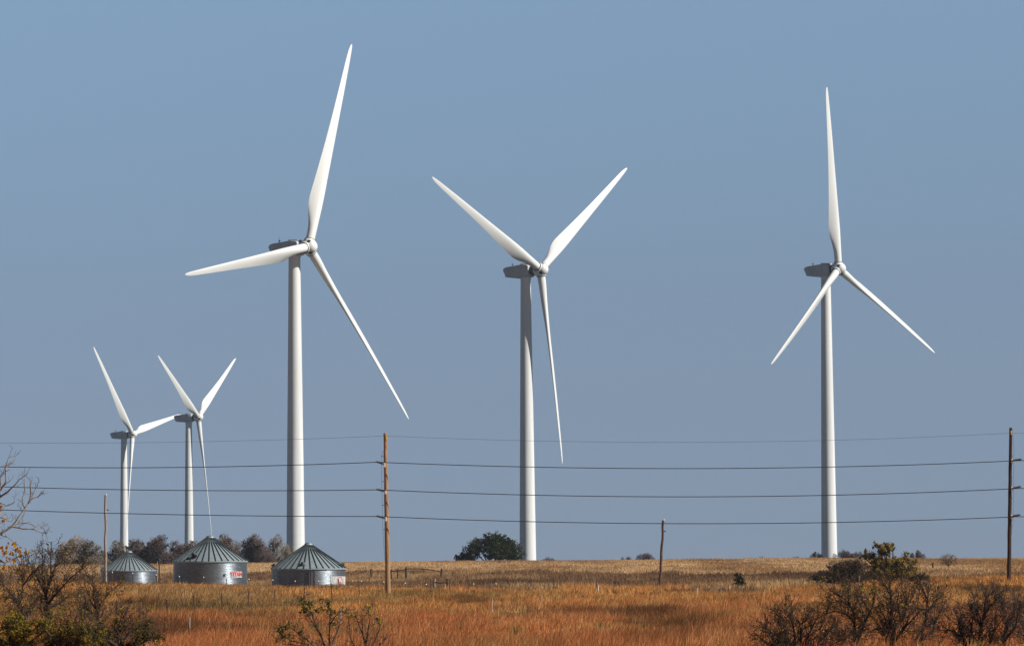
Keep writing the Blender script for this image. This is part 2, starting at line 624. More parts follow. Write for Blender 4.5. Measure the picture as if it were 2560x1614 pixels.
def build_grass():
    # tall grass
    sets = []
    for y0, y1, dens, nb, wid in ((88, 130, 8.0, 20, .013), (130, 190, 5.2, 18, .018), (190, 260, 3.0, 15, .025), (260, 335, 2.4, 12, .032)):
        x, y = scatter(y0, y1, dens)
        z, px, row, tall, weed, field = zones(x, y)
        x, y, px, row = x[tall], y[tall], px[tall], row[tall]
        col, green = tall_col(x, y, px, row)
        hn = np.clip((fnoise(x, y * .25, 4.5, 51, 4) - .5) * 2.0 + .5, 0, 1)
        keep = rng.uniform(0, 1, len(x)) < (.35 + .65 * sstep(.25, .55, fnoise(x, y * .7, 2.2, 61)))
        keep &= off_bins(x, y)
        keep &= ~((y < 116) & ((px < 420) | (px > 1880) | ((px > 640) & (px < 990))) & (rng.uniform(0, 1, len(x)) < .85))
        x, y, px, row, col, green, hn = [a[keep] for a in (x, y, px, row, col, green, hn)]
        hh = (.20 + .50 * hn) * rng.uniform(.75, 1.2, len(x)) * (1 - .62 * green)
        n = len(x)
        tone = rng.uniform(.68, 1.28, n)
        hue = rng.normal(0, .10, n)
        col = col * tone[:, None]
        col[:, 1] *= 1 + hue
        col[:, 2] *= 1 + hue * 1.4
        X = np.repeat(x, nb) + rng.normal(0, .16, n * nb)
        Y = np.repeat(y, nb) + rng.normal(0, .16, n * nb)
        Z = terrain(X, Y)
        Hh = np.repeat(hh, nb) * rng.uniform(.55, 1.15, n * nb)
        ln = np.clip(rng.normal(.38, .2, n * nb), .02, .9)
        # wind from the left: most blades bend to the right
        ld = rng.normal(0.0, 1.25, n * nb)
        cc = np.repeat(col, nb, axis=0) * rng.uniform(.75, 1.25, (n * nb, 1))
        sets.append(blades(X, Y, Z, Hh, wid * rng.uniform(.6, 1.5, n * nb), ln, ld, cc))
    # taller straw stalks and dark dead forbs standing here and there in it
    for dens, nb, ca, cb, h0, h1, wd_ in ((.05, 6, C(.56, .38, .17), C(.50, .27, .10), .5, .8, .011), (.08, 16, C(.11, .06, .03), C(.22, .11, .05), .25, .5, .022), (.07, 18, C(.16, .14, .05), C(.30, .22, .08), .25, .5, .028)):
        x, y = scatter(88, 335, dens)
        z, px, row, tall, weed, field = zones(x, y)
        k = tall & off_bins(x, y) & (fnoise(x, y * .3, 9, int(dens * 1000)) > .45)
        x, y = x[k], y[k]
        n = len(x)
        cc = mixc(np.tile(ca, (n, 1)), np.tile(cb, (n, 1)), rng.uniform(0, 1, n))
        X = np.repeat(x, nb) + rng.normal(0, .10, n * nb)
        Y = np.repeat(y, nb) + rng.normal(0, .10, n * nb)
        Hh = np.repeat(rng.uniform(h0, h1, n), nb) * rng.uniform(.7, 1.15, n * nb)
        sets.append(blades(X, Y, terrain(X, Y), Hh, wd_ * rng.uniform(.6, 1.5, n * nb) * np.repeat(np.maximum(1, y / 180), nb), np.clip(rng.normal(.3, .2, n * nb), .02, .9), rng.normal(0, 1.3, n * nb), np.repeat(cc, nb, 0)))
    yield 'bluestem_grass', 'tall rust and ochre prairie grass covering the near slope', 'tall grass', sets
    sets = []
    x, y = scatter(270, 600, 1.1)
    z, px, row, tall, weed, field = zones(x, y)
    k = weed & off_bins(x, y)
    x, y = x[k], y[k]
    col = weed_col(x, y)
    n = len(x)
    nb = 11
    hh = (.2 + .55 * fnoise(x, y * .5, 6, 91)) * rng.uniform(.7, 1.25, n)
    X = np.repeat(x, nb) + rng.normal(0, .22, n * nb)
    Y = np.repeat(y, nb) + rng.normal(0, .22, n * nb)
    cc = np.repeat(col * rng.uniform(.65, 1.3, (n, 1)), nb, axis=0) * rng.uniform(.8, 1.2, (n * nb, 1))
    sets.append(blades(X, Y, terrain(X, Y), np.repeat(hh, nb) * rng.uniform(.5, 1.2, n * nb), .045 * rng.uniform(.6, 1.5, n * nb),
                       np.clip(rng.normal(.3, .2, n * nb), .02, .9), rng.uniform(0, 2 * PI, n * nb), cc))
    yield 'brown_weeds', 'low brown dead weeds and thin grass behind the fence line', 'weeds', sets
    sets = []
    x, y = scatter(330, 668, .85)
    z, px, row, tall, weed, field = zones(x, y)
    k = field & off_bins(x, y)
    x, y = x[k], y[k]
    col = field_col(x, y)
    n = len(x)
    nb = 7
    hh = (.10 + .26 * fnoise(x, y * .5, 5, 95)) * rng.uniform(.7, 1.3, n)
    X = np.repeat(x, nb) + rng.normal(0, .3, n * nb)
    Y = np.repeat(y, nb) + rng.normal(0, .3, n * nb)
    cc = np.repeat(col * rng.uniform(.75, 1.25, (n, 1)), nb, axis=0) * rng.uniform(.8, 1.2, (n * nb, 1))
    sets.append(blades(X, Y, terrain(X, Y), np.repeat(hh, nb) * rng.uniform(.5, 1.2, n * nb), .055 * rng.uniform(.6, 1.5, n * nb),
                       np.clip(rng.normal(.35, .2, n * nb), .02, .9), rng.uniform(0, 2 * PI, n * nb), cc))
    yield 'field_stubble', 'short tan field grass on the crest below the turbines', 'field grass', sets


for nm, lab, cat, sets in build_grass():
    Vs, Ls, Ss, Ts = [], [], [], []
    o0 = 0
    for v, l, sz, t in sets:
        Vs.append(v)
        Ls.append(l + o0)
        Ss.append(sz)
        Ts.append(t)
        o0 += len(v)
    me = mesh_np(nm, np.concatenate(Vs), None, 'grass', False, np.concatenate(Ts), np.concatenate(Ls), np.concatenate(Ss))
    tag(ob(nm, me), lab, cat, kind='stuff')
    print(nm, o0 // 5)


# ------------------------------------------------------------------ wind turbines
def airfoil(n=14):
    """unit chord, thickness 1, x from 0 (leading edge) to 1"""
    xs = (1 - np.cos(np.linspace(0, PI, n))) / 2
    yt = 5 * (.2969 * np.sqrt(xs) - .126 * xs - .3516 * xs ** 2 + .2843 * xs ** 3 - .1036 * xs ** 4)
    up = np.stack([xs, yt * 1.12 + .0 * xs], 1)
    lo = np.stack([xs, -yt * .88], 1)[::-1][1:-1]
    return np.concatenate([up, lo])


def blade_mesh():
    st = [(1.25, 2.0, 1, 0), (3.2, 2.0, 1, 0), (4.8, 2.12, .90, .15), (6.5, 2.5, .70, .5), (8.2, 2.98, .54, .8), (9.8, 3.32, .44, .95), (11.5, 3.42, .38, 1),
          (14, 3.25, .33, 1), (18, 2.9, .28, 1), (23, 2.5, .25, 1), (29, 2.08, .22, 1), (35, 1.72, .20, 1), (41, 1.36, .18, 1),
          (45.5, 1.08, .17, 1), (47.8, .84, .16, 1), (49.1, .52, .16, 1), (49.6, .22, .16, 1)]
    twist = lambda r: np.interp(r, [1, 6, 10, 16, 24, 34, 45, 50], [16, 16, 14, 10, 6, 3, 1, 0])
    PITCHB = 16.0
    af = airfoil()
    n = len(af)
    tt = np.arange(n)
    # matching circle
    V = []
    rr = np.interp(np.linspace(0, len(st) - 1, 60), np.arange(len(st)), [q[0] for q in st])
    for r in rr:
        c = np.interp(r, [q[0] for q in st], [q[1] for q in st])
        tc = np.interp(r, [q[0] for q in st], [q[2] for q in st])
        k = np.interp(r, [q[0] for q in st], [q[3] for q in st])
        th = np.radians(twist(r) + PITCHB)
        x = af[:, 0]
        ya = af[:, 1] * tc
        yc = np.sign(np.where(tt < 14, 1, -1)) * np.sqrt(np.maximum(x * (1 - x), 0)) * tc
        y = yc * (1 - k) + ya * k
        off = .5 * (1 - k) + .30 * k
        le = (off - x) * c          # towards leading edge
        up = y * c                  # thickness, suction side downwind
        # leading edge axis = +Y cos + X sin ; thickness axis = -X cos + Y sin
        X = le * math.sin(th) - up * math.cos(th)
        Y = le * math.cos(th) + up * math.sin(th)
        bend = -1.0 * (r / 50) ** 2     # tips pushed back by the wind
        V.append(np.stack([X + bend, Y, np.full(n, r)], 1))
    V = np.concatenate(V)
    m = len(rr)
    ii = np.arange(m * n).reshape(m, n)
    a, b = ii[:-1], ii[1:]
    Fq = np.stack([a.ravel(), np.roll(a, -1, 1).ravel(), np.roll(b, -1, 1).ravel(), b.ravel()], 1)
    loops = np.concatenate([Fq.ravel(), ii[-1], ii[0][::-1]])
    ls = np.concatenate([np.full(len(Fq), 4), [n, n]])
    me = mesh_np('blade', V, None, 'white_paint', True, None, loops, ls)
    bm = bmesh.new()
    bm.from_mesh(me)
    bmesh.ops.recalc_face_normals(bm, faces=bm.faces)
    bm.to_mesh(me)
    bm.free()
    me.set_sharp_from_angle(angle=R_(60))
    return me


BLADE = blade_mesh()
HUBH = 78.2    # tower top

mb = MB()
prof = []
for k in range(0, 41):
    zz = HUBH * k / 40
    prof.append((np.interp(zz / HUBH, [0, .12, 1], [2.2, 2.08, 1.30]), zz))
mb.lathe(prof, 64)
for fz in (14.5, 16.4, 42.0, 62.0):
    rr = float(np.interp(fz / HUBH, [0, .12, 1], [2.2, 2.08, 1.30]))
    mb.lathe([(rr - .05, fz - .06), (rr + .015, fz - .06), (rr + .015, fz + .06), (rr - .05, fz + .06)], 64, None, False)
mb.lathe([(1.2, HUBH - .3), (1.42, HUBH - .3), (1.42, HUBH + .25), (1.2, HUBH + .25)], 48)
TOWER = mb.mesh('tower', 'tower_paint')

NAC = [(-5.3, .42), (-5.75, 2.0), (-6.15, 2.1), (-5.85, 2.75), (-5.0, 2.98), (-.3, 3.42), (1.35, 3.30), (1.85, 2.95), (1.95, .75), (1.5, .30), (.2, .12), (-3.2, .16)]
NACELLE = MB().prism(NAC, 3.1, .14).mesh('nacelle', 'nacelle_shaded_white', True, 35)
HATCH = MB().box((0.2, 0, 3.52), (2.6, 1.7, .36), Matrix.Rotation(R_(3), 3, 'Y'), .06).mesh('roof_hatch', 'nacelle_shaded_white')
mb = MB().tube([(-4.6, .5, 2.9), (-4.6, .5, 4.5)], .035, 6).tube([(-4.6, .5, 4.5), (-4.7, .5, 4.85)], .02, 6)
MAST = mb.mesh('lightning_rod', 'dark_metal')
mb = MB().tube([(-3.8, -.4, 2.95), (-3.8, -.4, 3.6)], .05, 6).box((-3.8, -.4, 3.7), (.5, .06, .2)).box((-3.8, -.4, 3.58), (.12, .5, .07))
VANE = mb.mesh('wind_vane', 'dark_metal')
# rotor parts, local frame: axis +X, rotor centre at the origin
MX = Matrix.Rotation(PI / 2, 4, 'Y')      # lathe z -> x
mb = MB().lathe([(1.25, -2.9), (1.3, -2.0), (1.3, -1.52), (1.1, -1.52)], 40, MX)
SHAFT = mb.mesh('shaft_collar', 'dark_metal')
mb = MB().lathe([(1.38, -1.45), (1.52, -1.25), (1.60, -.5), (1.60, .3), (1.55, .8), (1.42, 1.25), (1.18, 1.62), (.82, 1.92), (.42, 2.09), (.1, 2.13)], 48, MX)
for k in range(3):
    Mk = Matrix.Rotation(-2 * PI * k / 3, 4, 'X')
    mb.lathe([(1.32, .4), (1.30, 1.35), (1.22, 1.62), (1.15, 1.62)], 40, Mk)
SPINNER = mb.mesh('spinner', 'white_paint')
SEAL = MB().lathe([(1.0, 1.55), (1.16, 1.56), (1.16, 1.80), (1.0, 1.80)], 40).mesh('root_seal', 'black_rubber')
PORT = MB().lathe([(.46, -.12), (.46, .13), (.36, .14)], 20).mesh('access_port', 'black_rubber')

TURB = [
    # rotor centre px, radius px, phi of first blade, psi, tilt, cone, overhang, label
    ((771.0, 617.0), 562.0, 19.24, 35.9, 2.65, 4.3, 3.85, 'tallest white wind turbine, behind the grain bins, one blade raised almost upright'),
    ((1351.2, 674.0), 489.0, 54.06, 35.6, 2.25, 2.0, 4.7, 'white wind turbine beside the round green tree, blades making a Y'),
    ((2096.0, 671.5), 457.0, -4.3, 31.7, 3.5, 3.95, 4.1, 'white wind turbine with one blade straight up and two pointing down'),
    ((331.2, 1085.0), 283.0, -42.0, 26.6, 4.2, 2.0, 4.2, 'far small wind turbine whose hanging blade covers its own tower, behind the smallest bin'),
    ((495.4, 1042.5), 301.5, 58.0, 22.0, 3.8, 3.4, 4.2, 'far small wind turbine with blades in a Y, behind the red lettered bin'),
]
RB = 49.7
for i, ((hx, hy), rp, phi, psi, tilt, cone, oh, lab) in enumerate(TURB):
    D = F * RB / rp
    rc = P(hx, hy, D)
    al = math.atan2(rc.x, rc.y)
    yaw = -(R_(psi) + al)
    ax = Vector((math.cos(yaw), math.sin(yaw), 0))
    rise = 1.75 + oh * math.sin(R_(tilt))
    base = rc - ax * oh * math.cos(R_(tilt)) - Vector((0, 0, HUBH + rise))
    t = thing('wind_turbine', base, lab, 'wind turbine', 'wind turbines on the ridge', yaw)
    ob('tower', TOWER, t).rotation_euler = (0, 0, -yaw)
    n = ob('nacelle', NACELLE, t, (0, 0, HUBH))
    ob('roof_hatch', HATCH, n)
    ob('lightning_rod', MAST, n)
    ob('wind_vane', VANE, n)
    RT = Matrix.Translation((oh * math.cos(R_(tilt)), 0, HUBH + rise)) @ Matrix.Rotation(-R_(tilt), 4, 'Y')
    o = ob('shaft_collar', SHAFT, t)
    o.matrix_local = RT
    h = ob('spinner', SPINNER, t)
    h.matrix_local = RT @ Matrix.Rotation(-R_(phi), 4, 'X')
    for k in range(3):
        a = -2 * PI * k / 3
        ob('root_seal', SEAL, h).matrix_local = Matrix.Rotation(a, 4, 'X')
        ob('access_port', PORT, h).matrix_local = Matrix.Rotation(a - PI / 3, 4, 'X') @ Matrix.Translation((.95, 0, 1.42)) @ Matrix.Rotation(R_(30), 4, 'Y') @ Matrix.Diagonal((1.0, .78, 1, 1))
    for k in range(3):
        b = ob('blade', BLADE, t)
        b.matrix_local = RT @ Matrix.Rotation(-(R_(phi) + 2 * PI * k / 3), 4, 'X') @ Matrix.Rotation(R_(cone), 4, 'Y')
    print('turbine', i, D, base.z, gz(base.x, base.y))

# small white cabinet at the foot of the right turbine
c = P(2051, 1392, 1090)
t = thing('utility_cabinet', (c.x, c.y, c.z - 1.2), 'small white utility cabinet at the foot of the turbine with one blade straight up', 'cabinet')
ob('body', MB().box((0, 0, .75), (1.5, 1.4, 1.5), None, .06).mesh('body', 'white_paint'), t)
ob('lid', MB().prism([(-.85, 1.5), (.85, 1.5), (.85, 1.62), (.35, 1.85), (-.6, 1.85), (-.85, 1.62)], 1.5, .04).mesh('lid', 'white_paint'), t)

# ------------------------------------------------------------------ grain bins
BR, BH, BRISE = 3.65, 2.85, 2.55
mb = MB()
prof = []
npit = 40
for k in range(npit * 4 + 1):
    prof.append((BR + .014 * math.sin(2 * PI * k / 4), BH * k / (npit * 4)))
mb.lathe(prof, 96)
WALL = mb.mesh('wall', 'bin_wall', True, 180)
mb = MB()
mb.lathe([(BR - .1, BH - .12), (BR + .10, BH - .10), (BR + .10, BH + .02), (BR * .27, BH + BRISE * .745), (BR * .27, BH + BRISE * .765), (BR * .11, BH + BRISE * .92)], 72)
ROOF = mb.mesh('roof', 'bin_roof', True, 30)
mb = MB()
for k in range(36):
    a = 2 * PI * k / 36
    M = Matrix.Rotation(a, 3, 'Z')
    p0 = Vector((BR + .12, 0, BH + .04))
    p1 = Vector((BR * .12, 0, BH + BRISE * .91))
    mid = (p0 + p1) / 2
    L = (p1 - p0).length
    ang = math.atan2(p1.z - p0.z, p0.x - p1.x)
    rot = M @ Matrix.Rotation(ang, 3, 'Y')
    mb.box(M @ mid, (L, .066, .10), rot)
RIBS = mb.mesh('roof_ribs', 'bin_rib_shade', False)
mb = MB().lathe([(BR * .125, BH + BRISE * .90), (BR * .115, BH + BRISE * .96), (BR * .095, BH + BRISE * .97), (BR * .095, BH + BRISE * 1.0), (.05, BH + BRISE * 1.03)], 24)
CAP = mb.mesh('peak_cap', 'bin_roof')


def vent_mesh():
    mb = MB()
    # arched hood: half round top running outwards, open below and outwards
    n = 10
    prev = None
    for xx in (0.0, .55):
        ring = []
        for k in range(n + 1):
            a = PI * k / n
            ring.append(mb.bm.verts.new((xx, .26 * math.cos(a), .22 + .26 * math.sin(a))))
        ring.insert(0, mb.bm.verts.new((xx, .26, -.15)))
        ring.append(mb.bm.verts.new((xx, -.26, -.15)))
        if prev:
            for k in range(len(ring) - 1):
                mb.bm.faces.new((prev[k], prev[k + 1], ring[k + 1], ring[k]))
        else:
            mb.bm.faces.new(ring)
        prev = ring
    g = bmesh.ops.solidify(mb.bm, geom=list(mb.bm.faces), thickness=.03)
    return mb.mesh('roof_vent', 'bin_roof', True, 40)


VENT = vent_mesh()
DARKV = MB().lathe([(.30, -.1), (.30, .26), (.20, .42), (.05, .46)], 16).box((.18, 0, .2), (.5, .18, .16)).mesh('roof_vent', 'dark_metal')


def wrap(me, r, ang, z):
    """bend a flat x,y drawing round a cylinder: x along the arc, y up"""
    for v in me.vertices:
        a = ang + v.co.x / r
        zz = z + v.co.y
        d = v.co.z
        v.co = ((r + d) * math.sin(a), -(r + d) * math.cos(a), zz)
    me.update()


def sheet(name, w, h, r, ang, z, mat, nseg=14):
    me = bpy.data.meshes.new(name)
    bm = bmesh.new()
    a = [bm.verts.new((-w / 2 + w * k / nseg, -h / 2, 0)) for k in range(nseg + 1)]
    b = [bm.verts.new((-w / 2 + w * k / nseg, h / 2, 0)) for k in range(nseg + 1)]
    for k in range(nseg):
        bm.faces.new((a[k], a[k + 1], b[k + 1], b[k]))
    bmesh.ops.solidify(bm, geom=list(bm.faces), thickness=.02)
    bm.to_mesh(me)
    bm.free()
    me.materials.append(MATS[mat])
    wrap(me, r, ang, z)
    return me


def text_mesh(name, body, size, r, ang, z, mat, sx=1.0):
    cu = bpy.data.curves.new('lettering', 'FONT')
    cu.body = body
    cu.size = size
    cu.align_x = 'CENTER'
    cu.align_y = 'CENTER'
    cu.extrude = .006
    cu.offset = .012
    o = bpy.data.objects.new('lettering_source', cu)
    COL.objects.link(o)
    bpy.context.view_layer.update()
    me = bpy.data.meshes.new_from_object(o.evaluated_get(bpy.context.evaluated_depsgraph_get()))
    bpy.data.objects.remove(o)
    me.name = name
    me.materials.clear()
    me.materials.append(MATS[mat])
    for v in me.vertices:
        v.co.x *= sx
    wrap(me, r, ang, z)
    return me


BINLAB = ['smallest and farthest steel grain bin, low in the grass beside the grey wooden pole',
          'steel grain bin with red lettering on a white panel',
          'steel grain bin with a red ring emblem on a white panel']
for i, (bx, by) in enumerate(BINS):
    eave = [1425.5, 1402.7, 1420.8][i]
    p = P(bx, eave, by)
    t = thing('grain_bin', (p.x, p.y, p.z - BH), BINLAB[i], 'grain bin', 'steel grain bins', R_([8, 3, -4][i]))
    w = ob('wall', WALL, t)
    r = ob('roof', ROOF, t)
    ob('roof_ribs', RIBS, r)
    ob('peak_cap', CAP, r)
    vz = lambda rad: BH + (BR - rad) / (BR * .89) * BRISE * .92
    vents = [[(-100, 3.3, VENT)], [(-28, 3.0, VENT)], [(-3, 3.2, DARKV), (-82, 3.35, DARKV), (72, 3.35, VENT)]][i]
    for a, rad, me in vents:
        o = ob('roof_vent', me, r)
        ar = R_(a)
        o.location = (rad * math.sin(ar), -rad * math.cos(ar), vz(rad))
        o.rotation_euler = (0, 0, ar - PI / 2)
        o.scale = (.78, .78, .78)
    rz = t.rotation_euler.z
    va = math.atan2(p.x, p.y)     # bring angles into the viewer's frame
    if i == 1:
        a = R_(45.5) - va - rz * -1 * -1
        sg = ob('sign_panel', sheet('sign_panel', 1.60, .60, BR + .035, a, BH - 1.31, 'sign_white'), t)
        tag(ob('lettering', text_mesh('lettering', 'TITAN', .56, BR + .062, a - .01, BH - 1.30, 'sign_red', .98), sg), 'red capital lettering')
        ob('bolt_plate', MB().box(((BR + .02) * math.sin(R_(24)), -(BR + .02) * math.cos(R_(24)), BH - 1.35), (.2, .08, .22), Matrix.Rotation(R_(24), 3, 'Z')).mesh('bolt_plate', 'dark_metal'), t)
    if i == 2:
        a0 = -va - rz
        sg = ob('sign_panel', sheet('sign_panel', 2.75, .94, BR + .035, R_(57.5) + a0, BH - 1.24, 'sign_white', 24), t)
        bm = bmesh.new()
        for k in range(32):
            a, b = 2 * PI * k / 32, 2 * PI * (k + 1) / 32
            q = []
            for ang_, rad_ in ((a, .36), (b, .36), (b, .42), (a, .42)):
                q.append(bm.verts.new((rad_ * math.cos(ang_) * 1.15, rad_ * math.sin(ang_), 0)))
            bm.faces.new(q)
        bmesh.ops.remove_doubles(bm, verts=bm.verts, dist=.001)
        me = bpy.data.meshes.new('ring_emblem')
        bm.to_mesh(me)
        bm.free()
        me.materials.append(MATS['sign_red'])
        wrap(me, BR + .062, R_(56.5) + a0, BH - 1.22)
        ob('ring_emblem', me, sg)
        bm = bmesh.new()
        # pale figure inside the ring: an uneven blot of a head, body and outstretched side
        pts = [(-.30, .05), (-.24, .20), (-.12, .16), (-.05, .24), (.02, .20), (.03, .02), (.12, .10), (.20, -.02), (.10, -.10), (.05, -.28), (-.06, -.25), (-.08, -.06), (-.2, -.12)]
        bm.faces.new([bm.verts.new((a_ * 1.1, b_, 0)) for a_, b_ in pts])
        bmesh.ops.triangulate(bm, faces=bm.faces)
        me = bpy.data.meshes.new('emblem_figure')
        bm.to_mesh(me)
        bm.free()
        me.materials.append(MATS['sign_pink'])
        wrap(me, BR + .060, R_(56.5) + a0, BH - 1.22)
        ob('emblem_figure', me, sg)
        ob('ladder', MB().tube([(BR * math.sin(R_(9)) + .1, -BR * math.cos(R_(9)) - .12, .2), (BR * math.sin(R_(9)) + .1, -BR * math.cos(R_(9)) - .12, BH - .2)], .055, 8)
           .tube([(BR * math.sin(R_(9)) - .1, -BR * math.cos(R_(9)) - .12, .2), (BR * math.sin(R_(9)) - .1, -BR * math.cos(R_(9)) - .12, BH - .2)], .055, 8).mesh('ladder', 'fence_wood'), t)
    print('bin', i, t.location.z, gz(p.x, p.y))


# ------------------------------------------------------------------ posts, poles, wires
def crooked(p0, p1, r0, r1, n=9, wob=.02, nside=10, name='post', mat='fence_wood', origin=None, seed=0):
    rr = random.Random(seed)
    pts = []
    rad = []
    for k in range(n):
        f = k / (n - 1)
        q = p0.lerp(p1, f)
        if 0 < k < n - 1:
            q = q + Vector((rr.uniform(-wob, wob), rr.uniform(-wob, wob), 0))
        pts.append(q - (origin or Vector((0, 0, 0))))
        rad.append((r0 + (r1 - r0) * f) * rr.uniform(.96, 1.04))
    return MB().tube(pts, rad, nside).mesh(name, mat)


def utility_pole(top, base_px, Y, r0, r1, mat, label, ins, seed):
    b = G(base_px[0], Y)
    tp = P(top[0], top[1], Y)
    t = thing('utility_pole', b, label, 'utility pole')
    ob('shaft', crooked(b - Vector((0, 0, .3)), tp, r0, r1, 16, .012, 14, 'shaft', mat, b, seed), t)
    side = ins['side']
    for (rx, ry), (tx, ty) in ins['pairs']:
        a = P(rx, ry, Y - r0) - b
        e = P(tx, ty, Y - .35) - b
        mb = MB()
        n = 15
        pts = [a.lerp(e, k / (n - 1)) for k in range(n)]
        rad = [.045 if k % 2 else .085 for k in range(n)]
        mb.tube(pts, rad, 10)
        io = ob('insulator', mb.mesh('insulator', 'insulator', False), t)
        ob('bracket', MB().box(a - Vector((side * .02, 0, .05)), (.13, .12, .30), None, .02).mesh('bracket', 'ceramic'), io)
        ob('wire_clamp', MB().box(e + Vector((0, 0, -.02)), (.16, .12, .09), None, .02).mesh('wire_clamp', 'dark_metal'), io)
    if ins.get('tag'):
        c = P(*ins['tag'], Y - r0 * .75) - b
        ob('yellow_tag', MB().box(c, (.10, .06, .30), None, .01).mesh('yellow_tag', 'yellow_tag'), t)
    if ins.get('lead'):
        mb = MB()
        pts = [P(x, y, Y) - b for x, y in ins['lead']]
        mb.tube(pts, .008, 5)
        for x, y in ins['standoff']:
            q = P(x, y, Y) - b
            mb.tube([q + Vector((-.05, 0, 0)), q + Vector((-side * .25, 0, -.01))], .018, 5)
        ob('ground_lead', mb.mesh('ground_lead', 'wire_metal'), t)
    return t


utility_pole((963, 1082.3), (970, 1476), 286, .20, .125, 'tan_wood', 'tall tan wooden utility pole standing right of the grain bins',
             dict(side=-1, pairs=[((960.6, 1160), (942, 1153.5)), ((963, 1227.5), (942.6, 1222.5)), ((964, 1295), (943, 1289))],
                  tag=(965.8, 1094), lead=[(957, 1125), (953.5, 1140), (954, 1200), (955.5, 1260), (957, 1325), (962, 1400)],
                  standoff=[(954, 1140), (956, 1203), (957, 1262), (959, 1323)]), 3)
utility_pole((2527, 1068.7), (2522, 1462), 282, .155, .105, 'dark_wood', 'tall dark brown utility pole standing alone at the edge of the red grass',
             dict(side=1, pairs=[((2531, 1150), (2551, 1147)), ((2530.6, 1219.5), (2550, 1215.5)), ((2530, 1289.5), (2548, 1286))],
                  tag=(2528.5, 1081), lead=[(2531, 1075), (2535, 1120), (2534, 1200), (2533, 1300), (2527, 1350)],
                  standoff=[(2534, 1139), (2534, 1193), (2533, 1244), (2533, 1299)]), 4)


def small_pole(top, bpx, Y, r, mat, label, seed, bits):
    b = G(bpx, Y)
    tp = P(*top, Y)
    t = thing('wooden_pole', b, label, 'pole', 'thin wooden poles')
    ob('shaft', crooked(b - Vector((0, 0, .3)), tp, r, r * .75, 12, .035, 10, 'shaft', mat, b, seed), t)
    q = tp - b
    ob('insulator', MB().lathe([(.03, -.02), (.055, .02), (.04, .06), (.055, .09), (.02, .13)], 12, Matrix.Translation(q + Vector((bits * .06, 0, 0)))).mesh('insulator', 'ceramic'), t)
    k = q * .84
    ob('bracket', MB().box(k + Vector((bits * .12, 0, 0)), (.30, .10, .09), None, .02).mesh('bracket', 'dark_metal'), t)
    return t


small_pole((264, 1237), 263.5, 330, .125, 'grey_wood', 'thin weathered grey pole standing in front of the smallest grain bin', 5, 1)
small_pole((1658, 1300), 1649, 330, .125, 'brown_wood', 'thin reddish brown leaning pole alone in the middle of the field', 6, 1)


def quad(p, q, r):
    xs = np.array([p[0], q[0], r[0]], float)
    ys = np.array([p[1], q[1], r[1]], float)
    return np.polyfit(xs, ys, 2)


WIRES = [
    ('thin pale topmost overhead wire running pole top to pole top', [(0, 1106.5), (400, 1105), (964, 1089)], [(964, 1089), (1650, 1105), (2527, 1082)], .011, 'shield_wire'),
    ('dark overhead conductor on the highest row of insulators', [(0, 1166.3), (400, 1168), (942, 1154.5)], [(942, 1154.5), (1700, 1170.5), (2551, 1150.5)], .03, 'wire_metal'),
    ('dark overhead conductor on the middle row of insulators', [(0, 1216), (409, 1224.6), (942.6, 1223.5)], [(942.6, 1223.5), (1700, 1241), (2550, 1220)], .030, 'wire_metal'),
    ('dark overhead conductor on the lowest row of insulators', [(0, 1273.5), (409, 1285), (943, 1290)], [(943, 1290), (1700, 1308), (2548, 1290.5)], .030, 'wire_metal'),
]
for lab, l3, r3, rad, mat in WIRES:
    ql, qr = quad(*l3), quad(*r3)
    xl, xr = r3[0][0], r3[2][0]
    pts = []
    for x in np.linspace(-420, xl, 34):
        pts.append(P(x, np.polyval(ql, x), 286 - .35 + (xl - x) * .004))
    for x in np.linspace(xl, xr, 44)[1:]:
        pts.append(P(x, np.polyval(qr, x), 286 - .35 - 4 * (x - xl) / (xr - xl)))
    for x in np.linspace(xr, xr + 500, 12)[1:]:
        pts.append(P(x, r3[2][1] + (x - xr) * .018, 282 - .35))
    o0 = pts[0].copy()
    w = ob('overhead_wire', MB().tube([p - o0 for p in pts], rad, 6).mesh('overhead_wire', mat))
    w.location = o0
    tag(w, lab, 'wire', 'overhead wires between the utility poles')

# ---- fences
STEEL = {}


def tpost(h, cap=False):
    key = (round(h, 2), cap)
    if key not in STEEL:
        STEEL[key] = MB().box((0, 0, h / 2 - .15), (.06, .02, h + .3)).box((0, .03, h / 2 - .15), (.02, .045, h + .3)).mesh('post', 'post_steel', False)
    return STEEL[key]


CAPM = MB().lathe([(.03, 0), (.045, .03), (.042, .08), (.02, .11)], 10).mesh('white_cap', 'ceramic')


def solve_d(px, top, h, lo=140, hi=560):
    """the distance at which a post of height h on the ground shows its head at row top"""
    ds = np.arange(lo, hi, 2.0)
    p = [P(px, 1450, d) for d in ds]
    g = terrain(np.array([q.x for q in p]), ds)
    err = np.abs(HORIZON - g / ds * F - h * F / ds - top)
    best = err.min()
    return float(ds[np.argmax(err < best + 1.0)])


